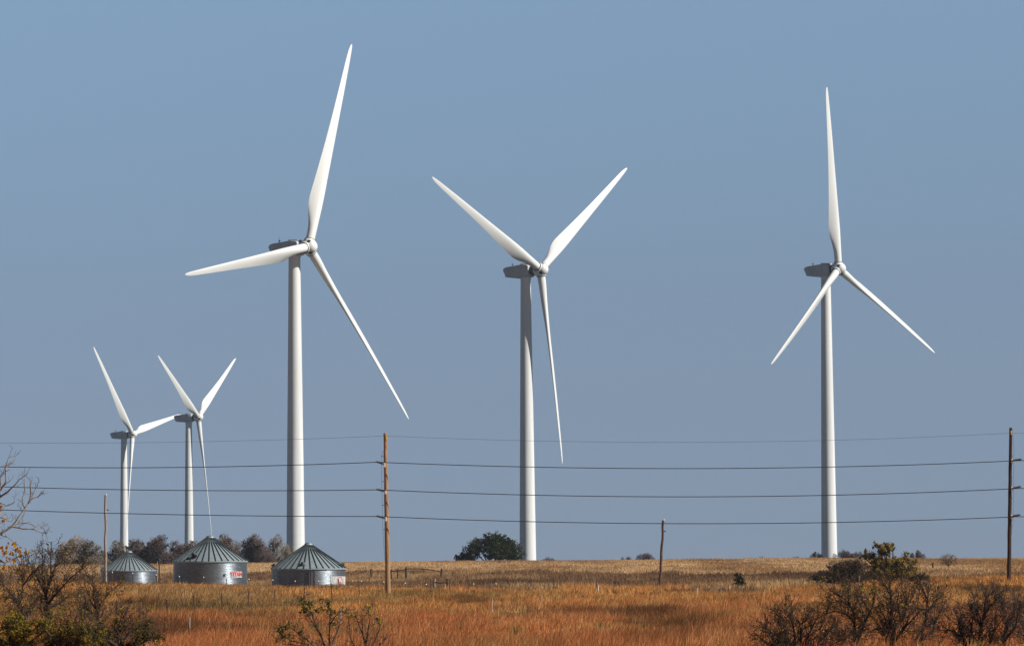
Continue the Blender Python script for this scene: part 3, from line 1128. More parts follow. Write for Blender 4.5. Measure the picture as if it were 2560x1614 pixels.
def fence(label, posts, hgt, nwire, group=None, caps=False, name='wire_fence', tops=None):
    pts = [G(px, d) for px, d in posts]
    t = thing(name, pts[0], label, 'fence', group)
    tp = []
    for k, p in enumerate(pts):
        h = hgt * random.uniform(.93, 1.07)
        if tops:
            h = max(.5, P(posts[k][0], tops[k], posts[k][1]).z - p.z)
        o = ob('post', tpost(h), t, p - pts[0])
        o.rotation_euler = (random.uniform(-.05, .05), random.uniform(-.05, .05), random.uniform(0, .6))
        if caps:
            ob('white_cap', CAPM, o, (0, 0, h - .02))
        tp.append((p - pts[0], h))
    for k in range(nwire):
        f = .96 - k * .24
        mb = MB()
        mb.tube([q + Vector((0, -.02, h * f - (.02 if j % 2 else 0))) for j, (q, h) in enumerate(tp)], .004, 4)
        ob('wire_strand', mb.mesh('wire_strand', 'wire_metal', False), t)
    return t


f1 = [(290, 1500), (352, 1499), (418.6, 1497), (486, 1488), (553, 1481), (620, 1476), (688, 1472), (760, 1467), (830, 1464), (898, 1453), (966, 1449), (1026, 1447), (1075, 1446)]
fence('steel post and wire fence running below the grain bins to the tan utility pole', [(x, solve_d(x, t_, .95)) for x, t_ in f1], .95, 4, tops=[t_ for _, t_ in f1])
f2 = [(1125, 1447), (1170, 1446), (1220, 1444), (1272, 1446), (1327, 1440), (1382, 1444), (1438, 1442), (1493, 1438), (1550, 1433), (1614, 1430), (1664, 1428), (1714, 1427), (1768, 1427), (1823.7, 1427), (1886, 1428), (1945, 1431), (2008, 1434)]
fence('steel post and wire fence crossing the brown weeds in mid field', [(x, solve_d(x, t_, 1.15, 250)) for x, t_ in f2], 1.15, 4, tops=[t_ for _, t_ in f2])
f3 = [(282.5, 1430.5), (332.7, 1433), (392, 1437), (449.7, 1441), (510, 1443), (566, 1446), (623.4, 1448), (681, 1450), (737.6, 1452.7), (797, 1453), (852, 1453), (903, 1453), (959, 1455), (1012, 1457.5), (1066, 1461), (1124, 1461), (1183, 1460), (1240, 1459)]
fence('low fence of thin posts with white caps close in front of the bins', [(x, 345 - (x - 282) * .02) for x, _ in f3], 1.0, 2, None, True, 'wire_fence', [y for _, y in f3])


def lone(name, label, cat, base_px, top, Y, r, mat, group=None, seed=0, wob=.015, grow=.25, base_row=None):
    if isinstance(Y, tuple):      # (height, nearest, farthest)
        Y = solve_d(top[0], top[1], *Y)
    b = G(base_px, Y)
    if base_row is not None:
        b = P(base_px, base_row, Y)
    tp = P(*top, Y)
    o = ob(name, crooked(Vector((0, 0, -grow)), tp - b, r, r * .85, 7, wob, 8, name, mat, None, seed))
    o.location = b
    return tag(o, label, cat, group)


lone('fence_post', 'thick dark post in front of the bin with the ring emblem, by its centre', 'post', 786, (785.5, 1426), 384, .09, 'fence_wood', None, 11)
lone('fence_post', 'crooked dark thin post crossing the red ring emblem', 'post', 849.5, (846.5, 1446), 342, .05, 'fence_wood', None, 12, .03)
lone('fence_post', 'dark upright post just right of the smallest grain bin', 'post', 398.5, (398, 1403), 505, .10, 'fence_wood', None, 13)
lone('fence_post', 'pale upright post against the right side of the smallest grain bin', 'post', 393.5, (393, 1402.5), 508, .07, 'grey_wood', None, 14)
lone('fence_post', 'lone dark post in the brown weeds left of the tan utility pole', 'post', 929, (927.5, 1421), 470, .11, 'fence_wood', None, 15, .03)
ST = 'pale marker stakes in the grass'
lone('marker_stake', 'white stake leaning right in the red grass, nearer the tan utility pole', 'stake', 1228, (1231.5, 1494), (.85, 120, 330), .017, 'pale_stake', ST, 21, .01, .3)
lone('marker_stake', 'thin white stake leaning far to the right, below the round green tree', 'stake', 1340, (1356, 1487), (.85, 120, 330), .014, 'pale_stake', ST, 22, .01, .3)
lone('marker_stake', 'short white stake low in the red grass, left of the bush with green tips', 'stake', 474.5, (475, 1541), (.72, 100, 330), .014, 'pale_stake', ST, 23, .01, .3)
lone('marker_stake', 'small pale stake among the branches of the bush with green tips', 'stake', 851, (851.5, 1520), (.8, 100, 330), .014, 'pale_stake', ST, 24, .01, .3)
lone('marker_stake', 'white stake in front of the dark grass bank, right of the leaning brown pole', 'stake', 1743, (1743.5, 1469), (.8, 120, 330), .03, 'pale_stake', ST, 25, .01, .3)
lone('marker_stake', 'stubby pale stake beside a dark post, left of the leaning brown pole', 'stake', 1495, (1495.5, 1461), (.75, 200, 380), .05, 'pale_stake', ST, 26, .01, .3)
lone('marker_stake', 'tall pale grey stake standing in front of the yellow topped tree', 'stake', 2147, (2147.5, 1438), (1.15, 150, 330), .045, 'grey_wood', ST, 27, .01, .3)
lone('fence_post', 'short dark post beside a stubby pale stake in mid field', 'post', 1491.5, (1491, 1453), (.85, 200, 380), .06, 'fence_wood', None, 28, .02)


def rails(name, label, posts, railsl, Y, group=None):
    """old wooden corral: posts given by base px, top; rails between pixels"""
    b0 = G(posts[0][0], Y)
    t = thing(name, b0, label, 'fence', group)
    for k, (bx, tx, ty, r, mat) in enumerate(posts):
        b = G(bx, Y) - b0
        ob('post', crooked(b - Vector((0, 0, .2)), P(tx, ty, Y) - b0, r, r * .85, 6, .03, 8, 'post', mat, None, 100 + k), t)
    for k, pl in enumerate(railsl):
        ob('rail', MB().tube([P(x, y, Y - .05) - b0 for x, y in pl], .055, 7).mesh('rail', 'fence_wood'), t)
    return t


rails('rail_fence', 'broken wooden rail fence just right of the tan utility pole, higher up the slope',
      [(978.7, 978, 1422, .09, 'fence_wood'), (994.5, 994, 1421, .08, 'fence_wood'), (1016, 1015, 1416, .12, 'fence_wood'), (1103.5, 1104, 1420, .12, 'fence_wood'), (1133, 1133, 1429, .07, 'fence_wood')],
      [[(979, 1427), (995, 1425), (1015, 1422.5)], [(1016, 1421), (1045, 1420.5), (1068, 1422)], [(1068, 1422), (1085, 1425), (1104, 1428)]], 440)
rails('rail_fence', 'short wooden brace of two posts and one rail in the weeds',
      [(1085.5, 1087, 1446, .12, 'grey_wood'), (1121, 1118.5, 1446, .10, 'fence_wood'), (1112.5, 1113, 1460, .11, 'tan_wood')],
      [[(1087, 1454.5), (1103, 1456), (1119, 1454)]], 318)
rails('rail_fence', 'corner post with a low rail in the tan field beside the yellow topped tree',
      [(2332.5, 2332, 1406, .12, 'fence_wood'), (2316, 2316, 1415, .06, 'fence_wood')],
      [[(2316, 1423), (2325, 1423), (2332, 1422)]], 470)


# ------------------------------------------------------------------ trees and shrubs
def segs_mesh(name, S, mat, n=4, tint=None):
    """S rows: p0(3) p1(3) r0 r1 ; tapered prisms"""
    S = np.asarray(S, float)
    p0, p1, r0, r1 = S[:, 0:3], S[:, 3:6], S[:, 6], S[:, 7]
    d = p1 - p0
    L = np.linalg.norm(d, axis=1, keepdims=True) + 1e-9
    d = d / L
    p0 = p0 - d * np.minimum(r0[:, None] * .6, L * .3)
    ref = np.where(np.abs(d[:, :1]) < .8, np.array([[1., 0, 0]]), np.array([[0, 1., 0]]))
    u = np.cross(d, ref)
    u /= np.linalg.norm(u, axis=1, keepdims=True)
    v = np.cross(d, u)
    m = len(S)
    V = np.zeros((m, 2 * n, 3))
    for k in range(n):
        a = 2 * PI * k / n
        q = u * math.cos(a) + v * math.sin(a)
        V[:, k] = p0 + q * r0[:, None]
        V[:, n + k] = p1 + q * r1[:, None]
    Fq = []
    for k in range(n):
        Fq.append([k, (k + 1) % n, n + (k + 1) % n, n + k])
    Fq = np.array(Fq)
    Fa = (np.arange(m)[:, None, None] * 2 * n + Fq[None]).reshape(-1, 4)
    tt = None if tint is None else np.repeat(np.asarray(tint), 2 * n, axis=0)
    return mesh_np(name, V.reshape(-1, 3), Fa, mat, n > 4, tt)


def leaves_mesh(name, pts, size, col, mat='leaf', asp=.6, r=None):
    """small folded leaf quads at pts"""
    r = r or rng
    n = len(pts)
    a = r.normal(0, 1, (n, 3))
    a /= np.linalg.norm(a, axis=1, keepdims=True)
    b = np.cross(a, r.normal(0, 1, (n, 3)))
    b /= np.linalg.norm(b, axis=1, keepdims=True)
    c = np.cross(a, b)
    sz = (size * r.uniform(.6, 1.4, n))[:, None]
    V = np.zeros((n, 4, 3))
    V[:, 0] = pts - a * sz * .5
    V[:, 1] = pts + b * sz * asp * .5 + c * sz * .12
    V[:, 2] = pts + a * sz * .5
    V[:, 3] = pts - b * sz * asp * .5 + c * sz * .12
    Fa = np.arange(n * 4).reshape(n, 4)
    return mesh_np(name, V.reshape(-1, 3), Fa, mat, False, np.repeat(col, 4, axis=0))


def unit(r, n):
    v = r.normal(0, 1, (n, 3))
    return v / np.linalg.norm(v, axis=1, keepdims=True)


def far_tree(name, label, cat, group, base, lobes, leafc, twigc, nleaf, ntwig, leafsize, bark, seed, twr=.02, leafzone=(.55, 1.05)):
    """lobes: (dx, dy, dz, rx, ry, rz) relative to base; crown made of twigs and leaf faces spread through them"""
    r = np.random.default_rng(seed)
    t = thing(name, base, label, cat, group)
    S = []
    lob = np.array(lobes, float)
    hmax = (lob[:, 2] + lob[:, 5]).max()
    root = np.zeros(3)
    fork = np.array([0, 0, max(.25, (lob[:, 2] - lob[:, 5]).min() * .6)])
    tr = .035 * hmax + .05
    S.append([*(root - [0, 0, .4]), *fork, tr, tr * .8])
    for l in lob:
        c = l[:3]
        prev = fork
        m1 = fork + (c - fork) * .5 + r.normal(0, .12, 3) * l[5]
        S.append([*fork, *m1, tr * .55, tr * .4])
        S.append([*m1, *c, tr * .4, tr * .22])
        for k in range(9):
            e = c + unit(r, 1)[0] * l[3:6] * r.uniform(.5, .95)
            mid = (c * .6 + e * .4) + r.normal(0, .08, 3) * l[3:6]
            S.append([*c, *mid, tr * .18, tr * .12])
            S.append([*mid, *e, tr * .12, tr * .05])
    ob('trunk', segs_mesh('trunk', S, bark, 6), t)
    vol = lob[:, 3] * lob[:, 4] * lob[:, 5]
    pick = r.choice(len(lob), ntwig, p=vol / vol.sum())
    # twigs start inside and reach outwards and up
    dirs = unit(r, ntwig)
    rad = r.uniform(.25, .9, ntwig) ** .6
    p0 = lob[pick, :3] + dirs * lob[pick, 3:6] * rad[:, None]
    d = dirs + r.normal(0, .5, (ntwig, 3)) + np.array([0, 0, .45])
    d /= np.linalg.norm(d, axis=1, keepdims=True)
    ln = r.uniform(.12, .32, ntwig) * lob[pick, 3:6].min(axis=1)
    p1 = p0 + d * ln[:, None]
    tw = np.concatenate([p0, p1, np.full((ntwig, 1), twr), np.full((ntwig, 1), twr * .5)], 1)
    tcol = np.array(twigc) * r.uniform(.7, 1.3, (ntwig, 1))
    keep = p0[:, 2] > .1
    crown = ob('crown', segs_mesh('crown', tw[keep], 'twig', 3, tcol[keep]), t)
    if nleaf:
        # clumps, so that gaps stay open between them
        ncl = max(8, nleaf // 26)
        pk = r.choice(len(lob), ncl, p=vol / vol.sum())
        dc = unit(r, ncl)
        cc = lob[pk, :3] + dc * lob[pk, 3:6] * r.uniform(leafzone[0], leafzone[1], ncl)[:, None]
        cs = lob[pk, 3:6].min(axis=1) * r.uniform(.13, .30, ncl)
        ci = r.integers(0, ncl, nleaf)
        pts = cc[ci] + r.normal(0, 1, (nleaf, 3)) * cs[ci][:, None] * .62
        c0, c1 = np.array(leafc[0]), np.array(leafc[1])
        k = r.uniform(0, 1, ncl)[ci] * .75 + r.uniform(0, .25, nleaf)
        col = c0 + (c1 - c0) * k[:, None]
        keep = pts[:, 2] > .05
        ob('foliage', leaves_mesh('foliage', pts[keep], leafsize, col[keep], 'leaf', .7, r), crown)
    return t


# --- the row of trees behind the crest on the left
TR = 'trees in a row behind the crest'
PXM = lambda Y: F / Y


def row_tree(px, top, halfw, Y, label, leafc, twigc, nleaf, ntwig, seed, nl=7, leafs=.30, bark='bark'):
    r = random.Random(seed)
    b = G(px, Y)
    hh = P(px, top, Y).z - b.z
    hw = halfw / PXM(Y) * 1.38
    lobes = []
    for k in range(nl + 6):
        a = 2.4 * k + r.uniform(-.4, .4)
        q = r.uniform(.3, .92)
        zc = r.uniform(.24, .78)
        sh = 1.0 - .35 * max(0, zc - .5) / .28
        lobes.append((math.cos(a) * hw * q * sh, math.sin(a) * hw * q * sh, hh * zc, hw * r.uniform(.36, .50), hw * r.uniform(.36, .50), hh * r.uniform(.14, .22)))
    lobes.append((r.uniform(-.2, .2) * hw, 0, hh * .80, hw * .44, hw * .44, hh * .19))
    return far_tree('tree', label, 'tree', TR, b, lobes, leafc, twigc, int(nleaf * 2.0), int(ntwig * 3.0), .34, bark, seed, .036)


PUR = (0.162, 0.114, 0.102)
BRN = (0.206, 0.132, 0.094)
GRY = (0.287, 0.235, 0.179)
TAN = (0.356, 0.251, 0.175)
row_tree(184, 1333, 36, 800, 'pale tan half bare tree at the free end of the tree row', ((0.233, 0.174, 0.114), (0.420, 0.308, 0.201)), TAN, 1600, 2600, 201)
row_tree(150 + 78, 1346, 34, 790, 'dull grey green tree just left of the thin grey pole', ((0.101, 0.094, 0.062), (0.240, 0.207, 0.125)), GRY, 2200, 1600, 202)
row_tree(284, 1345, 30, 800, 'grey green bushy tree just right of the thin grey pole', ((0.101, 0.090, 0.062), (0.218, 0.181, 0.120)), GRY, 1600, 1800, 203)
row_tree(344, 1343, 33, 805, 'dark brown dense tree directly behind the smallest bin', ((0.075, 0.054, 0.042), (0.157, 0.110, 0.080)), PUR, 2000, 2600, 204)
row_tree(397, 1334, 33, 800, 'tallest dark purplish tree behind the gap between the two left bins', ((0.075, 0.055, 0.045), (0.146, 0.099, 0.073)), PUR, 1900, 2800, 205)
row_tree(441, 1346, 28, 808, 'dark purple leafless tree left of the far turbine with Y blades', ((0.086, 0.060, 0.049), (0.149, 0.106, 0.079)), PUR, 900, 2600, 206)
row_tree(484, 1348, 30, 800, 'reddish dark tree hiding a far turbine foot, left of the red lettered bin', ((0.103, 0.065, 0.049), (0.201, 0.120, 0.081)), BRN, 1700, 2400, 207)
row_tree(520, 1338, 30, 815, 'reddish brown tree behind the peak of the red lettered bin', ((0.123, 0.077, 0.055), (0.241, 0.143, 0.092)), BRN, 1500, 2200, 208)
row_tree(556, 1330, 30, 800, 'warm rust brown tree just right of the peak of the red lettered bin', ((0.172, 0.107, 0.066), (0.339, 0.202, 0.116)), BRN, 2400, 1800, 209)
row_tree(592, 1344, 26, 820, 'small thin bare purple tree between the rust brown tree and a wide gap', ((0.111, 0.085, 0.073), (0.173, 0.127, 0.103)), (0.221, 0.168, 0.152), 150, 2200, 210)
row_tree(645, 1331, 34, 790, 'broad bare dark tree left of the tallest turbine tower', ((0.086, 0.063, 0.049), (0.189, 0.135, 0.093)), PUR, 700, 3400, 211)
row_tree(690, 1329, 24, 796, 'tall bare feathery tree touching the tallest turbine tower', ((0.109, 0.090, 0.060), (0.232, 0.172, 0.108)), GRY, 350, 2600, 212, 7)
row_tree(716, 1352, 20, 805, 'low bare tree just behind the tallest turbine tower', ((0.109, 0.090, 0.060), (0.232, 0.172, 0.108)), GRY, 250, 1400, 213)

# --- the round dark green tree
b = G(1222, 705)
far_tree('tree', 'round dark green tree on the crest, against the middle tall turbine tower', 'tree', None, b,
         [(x / 13.2, dy, z / 12.9, rx / 13.0, rx / 13.0, rz / 12.7) for x, dy, z, rx, rz in
          [(-52, .5, 18, 28, 17), (-34, -.6, 40, 23, 22), (-28, .8, 55, 15, 13), (4, 0, 55, 28, 20), (26, .9, 58, 25, 17), (44, 0, 44, 28, 22), (20, -1, 34, 34, 20), (60, .4, 30, 20, 22), (-66, 0, 10, 16, 9), (54, -.5, 14, 22, 14)]],
         ((.018, .028, .012), (.085, .10, .035)), (.05, .045, .035), 17000, 1600, .30, 'dark_bark', 301, .03, (.2, 1.02))


# --- bare shrubs peeping over the crest
def skyline(name, label, px, top, hw, Y, twc, seed, nleaf=0, leafc=((.1, .08, .03), (.2, .14, .05)), ntw=1400):
    Y = 672 + (seed % 7) * 3
    b = G(px, Y)
    hh = P(px, top - 2, Y).z - b.z
    h = hw / PXM(Y)
    r = random.Random(seed)
    lobes = []
    for k in range(10):
        q = r.uniform(-.85, .85)
        tp = hh * (1 - .55 * abs(q) ** 1.6) * r.uniform(.8, 1.0)
        lobes.append((q * h, r.uniform(-.3, .3) * h, tp * .5, h * .26, h * .3, tp * .5))
    return far_tree('shrub', label, 'shrub', 'bare shrubs on the skyline', b, lobes, leafc, twc, nleaf, int(ntw * 1.6), .22, 'bark', seed, .022)


HZ = (.125, .10, .115)
skyline('shrub', 'low purple bare thicket on the skyline left of the leaning brown pole', 1612, 1378, 28, 900, HZ, 401, ntw=2400)
skyline('shrub', 'tiny bare bush on the skyline, farther left of the leaning brown pole', 1566, 1388, 20, 905, HZ, 411, ntw=900)
skyline('shrub', 'faint low bush on the skyline beside the foot of the turbine by the green tree', 1372, 1390, 22, 900, HZ, 402, ntw=700)
skyline('shrub', 'grey green shrub touching the left foot of the turbine with one blade straight up', 2040, 1377, 20, 900, (.10, .09, .075), 403, 500, ((.05, .05, .03), (.1, .09, .05)))
skyline('shrub', 'tiny dark skyline bush, left of the grey green shrub by the turbine foot', 1992, 1385, 12, 900, HZ, 404, ntw=500)
skyline('shrub', 'lowest faint skyline bush, midway between the leaning brown pole and a turbine', 1905, 1388, 14, 920, HZ, 412, ntw=400)
skyline('shrub', 'purple leafless thicket just right of the turbine with one blade straight up', 2108, 1369, 26, 900, HZ, 405, 60, ((.4, .25, .05), (.5, .3, .06)), 2400)
skyline('shrub', 'purple thicket with one orange leafed top behind the yellow topped tree', 2144, 1374, 22, 890, HZ, 406, 160, ((.4, .22, .04), (.5, .3, .05)), 1800)
skyline('shrub', 'rounded bare grey bush on the skyline right of the yellow topped tree', 2293, 1372, 24, 880, (.115, .10, .10), 407, ntw=1800)

# --- small juniper and pale bush in the field
b = G(1848, 305)
far_tree('juniper', 'small dark green juniper standing alone in the field', 'juniper', None, b,
         [(-.12, 0, .95, .28, .28, .38), (.1, 0, .62, .36, .36, .36), (.22, 0, .35, .34, .34, .28), (-.2, .1, .5, .26, .26, .3), (-.2, 0, 1.2, .14, .14, .25)],
         ((.010, .020, .012), (.035, .055, .025)), (.03, .03, .02), 1500, 200, .09, 'dark_bark', 302, .012)
b = G(2372, 470)
far_tree('shrub', 'pale tan leafless bush in the field left of the dark brown pole', 'shrub', None, b,
         [(-.6, 0, .9, .5, .5, .6), (.0, 0, 1.0, .5, .5, .75), (.55, 0, .9, .5, .5, .65)],
         ((.2, .14, .08), (.3, .2, .1)), (.21, .14, .085), 120, 1300, .12, 'bark', 303, .012)


# --- branching shrubs close to the camera
def limb_shrub(name, label, cat, Y, limbs, twc, bark, seed, leafcl=(), ntwig=6, tl=.55, order=3, group=None, leafsize=.09, spread=.5, r0=.05, base=None, dens=5.6):
    """limbs: polylines in pixels (first point lowest) with optional depth; side twigs grow from them"""
    r = np.random.default_rng(seed)
    b = G(limbs[0][0][0] if base is None else base, Y)
    t = thing(name, b, label, cat, group)
    S, T = [], []
    stack = []
    seen = []        # (px, py, depth, point, radius) along limbs already grown
    for li, lm in enumerate(limbs):
        dy0 = r.uniform(-1, 1) * spread
        npt = len(lm)
        prev = None
        ys0 = Y
        if seen:
            js = min(seen, key=lambda e: (e[0] - lm[0][0]) ** 2 + (e[1] - lm[0][1]) ** 2)
            ys0 = js[2]
            prev = (js[3], js[4] * .7)
        for k, q in enumerate(lm):
            f = k / (npt - 1)
            yy_ = ys0 + dy0 * f + r.normal(0, .03)
            p = np.array(P(q[0], q[1], yy_)) - np.array(b)
            rad = r0 * (q[2] if len(q) > 2 else 1.0) * (1 - .78 * f) + .006
            if prev is not None:
                for g in (.25, .5, .75, 1.0):
                    lq = lm[k - 1] if k else (q[0], q[1])
                    seen.append((lq[0] + (q[0] - lq[0]) * g, lq[1] + (q[1] - lq[1]) * g, yy_, prev[0] + (p - prev[0]) * g, rad))
            if prev is not None:
                # bend each stretch a little
                m = (prev[0] + p) / 2 + r.normal(0, .035, 3) * np.linalg.norm(p - prev[0])
                S.append([*prev[0], *m, prev[1], (prev[1] + rad) / 2])
                S.append([*m, *p, (prev[1] + rad) / 2, rad])
                dd = (p - prev[0])
                L = np.linalg.norm(dd) + 1e-6
                for j in range(max(1, int(ntwig * dens * L)) if k else 0):
                    g = r.uniform(0, 1)
                    st = prev[0] + dd * g
                    stack.append((st, dd / L, tl * r.uniform(.5, 1.2) * (1.1 - .4 * f), min(rad * .55, .016), order))
            prev = (p, rad)
        stack.append((prev[0], dd / L, tl * .8, prev[1] * .8, order))
    tips = []
    guard = 0
    while stack and guard < 60000:
        guard += 1
        p, d, L, rad, o = stack.pop()
        d = d + r.normal(0, .55, 3) + np.array([0, 0, .18])
        d /= np.linalg.norm(d)
        n = 3
        q = p
        for k in range(n):
            d2 = d + r.normal(0, .22, 3)
            d2 /= np.linalg.norm(d2)
            e = q + d2 * L / n
            ra, rb = rad * (1 - k / n * .6), rad * (1 - (k + 1) / n * .6)
            T.append([*q, *e, ra, rb])
            q = e
            d = d2
            if o > 1 and r.uniform() < .75:
                stack.append((q, d, L * r.uniform(.45, .75), max(rb * .7, .004), o - 1))
        tips.append(q)
    ob('trunk', segs_mesh('trunk', S, bark, 7), t)
    T = np.array(T)
    T[:, 6:8] = np.maximum(T[:, 6:8], .005)
    cr = ob('crown', segs_mesh('crown', T, 'twig', 3, np.array(twc) * r.uniform(.6, 1.4, (len(T), 1))), t)
    if leafcl:
        pts, col = [], []
        tips = np.array(tips)
        for c in leafcl:
            # (px, py, radius px, count, colour a, colour b) or ('tips', fraction, a, b)
            if c[0] == 'tips':
                sel = tips[r.uniform(0, 1, len(tips)) < c[1]]
                n = len(sel) * 2
                pp = np.repeat(sel, 2, 0) + r.normal(0, .05, (n, 3))
                k = r.uniform(0, 1, (n, 1))
                pts.append(pp)
                col.append(np.array(c[2]) * (1 - k) + np.array(c[3]) * k)
            else:
                cx, cy, rp, n, ca, cb = c
                cen = np.array(P(cx, cy, Y)) - np.array(b)
                s_ = rp / PXM(Y)
                pp = cen + r.normal(0, .5, (n, 3)) * s_
                k = r.uniform(0, 1, (n, 1))
                pts.append(pp)
                col.append(np.array(ca) * (1 - k) + np.array(cb) * k)
        ob('foliage', leaves_mesh('foliage', np.concatenate(pts), leafsize, np.concatenate(col), 'leaf', .7, r), cr)
    print(label[:40], len(T), guard)
    return t


YEL = ((.42, .24, .03), (.62, .40, .05))
ORG = ((.50, .24, .02), (.66, .36, .03))
OLV = ((.10, .09, .02), (.30, .24, .04))
GRN = ((.035, .06, .015), (.12, .14, .03))


def zz(ox, oy, sc, pl):
    return [(ox + q[0] / sc, oy + q[1] / sc, *q[2:]) for q in pl]


A4 = lambda pl: zz(0, 1130, 3.137, pl)
limbs = [A4(l) for l in [
    [(-420, 1700, 3.2), (-380, 1300, 2.8), (-300, 1000, 2.4), (-180, 800, 2.0), (-60, 690, 1.5), (0, 635, 1.2), (60, 605), (110, 560), (150, 500), (200, 430), (235, 370), (270, 310), (290, 270)],
    [(100, 572, .6), (160, 555, .5), (240, 560, .4), (290, 590, .3), (315, 592, .3)],
    [(110, 585, .6), (180, 600, .5), (260, 600, .4), (320, 630, .3), (365, 628, .3)],
    [(235, 370, .5), (300, 350, .4), (325, 310, .3)],
    [(235, 372, .5), (241, 300, .4), (237, 230, .3)],
    [(192, 428, .5), (176, 360, .4), (195, 270, .3), (190, 205, .25)],
    [(-300, 1000, 1.8), (-160, 560, 1.4), (-60, 340, 1.2), (10, 290, 1.0), (45, 240, .8), (45, 170, .7), (40, 120, .5), (60, 60, .4), (75, 30, .3)],
    [(-120, 430, 1.0), (0, 350, .8), (60, 310, .7), (110, 262, .5), (150, 215, .4), (205, 175, .3)],
    [(45, 140, .5), (85, 75, .4), (115, 38, .3)],
    [(-60, 330, .8), (5, 250, .6), (5, 190, .5), (30, 150, .4)],
    [(-300, 950, 1.6), (-120, 840, 1.3), (0, 850, 1.0), (40, 862, .9), (90, 845, .7), (150, 815, .5), (215, 800, .4)],
    [(150, 850, .5), (215, 845, .4), (270, 790, .35), (345, 715, .25)],
    [(0, 640, .7), (20, 652, .5), (60, 665, .4), (90, 690, .3)],
    [(-80, 470, .7), (-10, 390, .5), (50, 420, .4), (105, 395, .3)],
    [(-100, 560, .7), (-20, 500, .5), (40, 520, .4), (85, 545, .3)],
]]
cl = []
for x, y in [(60, 740), (110, 720), (150, 770), (205, 800), (50, 780), (100, 790), (10, 750), (165, 805), (30, 910), (215, 935), (170, 880), (130, 760), (60, 830), (110, 850), (20, 790), (150, 925), (80, 900), (265, 990), (190, 965), (0, 425), (40, 515), (10, 470), (30, 548)]:
    cl.append((x / 3.137, 1130 + y / 3.137, 6.5, 16 if y > 600 else 6, *ORG))
limb_shrub('tree', 'half bare tree reaching in with orange leaves on its lowest branch', 'tree', 120, limbs, (.15, .125, .11), 'pale_bark', 501, cl, 3.6, .34, 2, None, .085, .7, .040, -60, 1.5)

limbs = [A4(l) for l in [
    [(378, 1420, 1.6), (376, 1290, 1.3), (372, 1200, 1.1), (360, 1110, 1.0), (338, 1030, .8), (330, 950, .6), (340, 850, .4), (335, 780, .3)],
    [(362, 1108, .9), (390, 1040, .8), (400, 950, .6), (396, 860, .5), (402, 770, .3)],
    [(374, 1190, .9), (430, 1120, .8), (470, 1080, .7), (530, 1010, .5), (600, 950, .4), (655, 890, .3)],
    [(372, 1230, .8), (450, 1190, .6), (520, 1140, .5), (590, 1135, .3)],
    [(360, 1120, .7), (300, 1000, .5), (255, 920, .4), (235, 870, .3)],
    [(400, 960, .5), (450, 880, .4), (480, 830, .3)],
    [(372, 1290, .8), (330, 1180, .6), (290, 1140, .4), (250, 1120, .3)],
]]
limb_shrub('shrub', 'dark bare shrub with forked stem left of the thin grey pole', 'shrub', 104, limbs, (0.085, 0.061, 0.048), 'dark_bark', 502, (('tips', .07, (.12, .095, .02), (.30, .22, .04)),), 4.8, .42, 3, None, .07, .8, .034)
limbs = [A4(l) for l in [
    [(230, 1420, 1.3), (200, 1300, 1.1), (150, 1200, 1.0), (130, 1160, .8), (160, 1110, .6), (180, 1040, .5), (170, 960, .4), (150, 900, .3)],
    [(150, 1200, .8), (80, 1110, .6), (30, 1040, .4), (0, 1000, .3)],
    [(180, 1040, .5), (230, 970, .4), (260, 930, .3)],
    [(200, 1300, .8), (240, 1210, .6), (300, 1150, .4)],
]]
cl = [(x / 3.137, 1130 + y / 3.137, 8, 12, *OLV) for x, y in [(30, 1130), (210, 1180), (250, 1240), (100, 1240), (160, 1000), (120, 930)]]
limb_shrub('shrub', 'thin pale stemmed shrub under the orange leafed branch', 'shrub', 102, limbs, (.09, .07, .055), 'bark', 503, cl, 5.0, .5, 3, None, .07, .8, .03)
limbs = [A4(l) for l in [
    [(800, 1430, 1.3), (770, 1310, 1.0), (765, 1240, .9), (735, 1150, .7), (735, 1060, .5), (725, 960, .3)],
    [(768, 1250, .8), (810, 1160, .6), (860, 1090, .4), (930, 1030, .3)],
    [(765, 1240, .7), (700, 1130, .5), (670, 1050, .4), (650, 980, .3)],
    [(770, 1310, .7), (690, 1230, .5), (640, 1170, .3)],
    [(790, 1330, .7), (880, 1250, .5), (960, 1200, .3)],
]]
limb_shrub('shrub', 'dark bare shrub directly below the thin grey pole', 'shrub', 106, limbs, (0.085, 0.061, 0.048), 'dark_bark', 504, (('tips', .08, (.12, .095, .02), (.30, .22, .04)),), 4.6, .42, 3, None, .07, .8, .03)
limbs = [A4(l) for l in [
    [(700, 1600, 1.3), (680, 1480, 1.0), (640, 1350, .8), (640, 1230, .4)],
    [(690, 1540, 1.0), (640, 1440, .8), (560, 1350, .6), (500, 1300, .4)],
    [(900, 1620, 1.3), (960, 1480, 1.0), (1040, 1400, .7), (1120, 1340, .4)],
    [(880, 1600, 1.2), (890, 1460, .9), (930, 1370, .6), (950, 1290, .4)],
    [(960, 1560, 1.0), (1060, 1480, .7), (1150, 1430, .4)],
]]
cl = [('tips', .12, *OLV)] + [(x / 3.137, 1130 + y / 3.137, 9, 14, *OLV) for x, y in [(520, 1240), (480, 1220), (560, 1330), (640, 1300), (800, 1330), (840, 1300), (760, 1400), (900, 1310)]]
limb_shrub('shrub', 'wide low shrub of bare twigs at the foot of the dark forked shrubs', 'shrub', 98, limbs, (0.093, 0.068, 0.051), 'dark_bark', 505, cl, 5.0, .6, 3, None, .065, .9, .03)


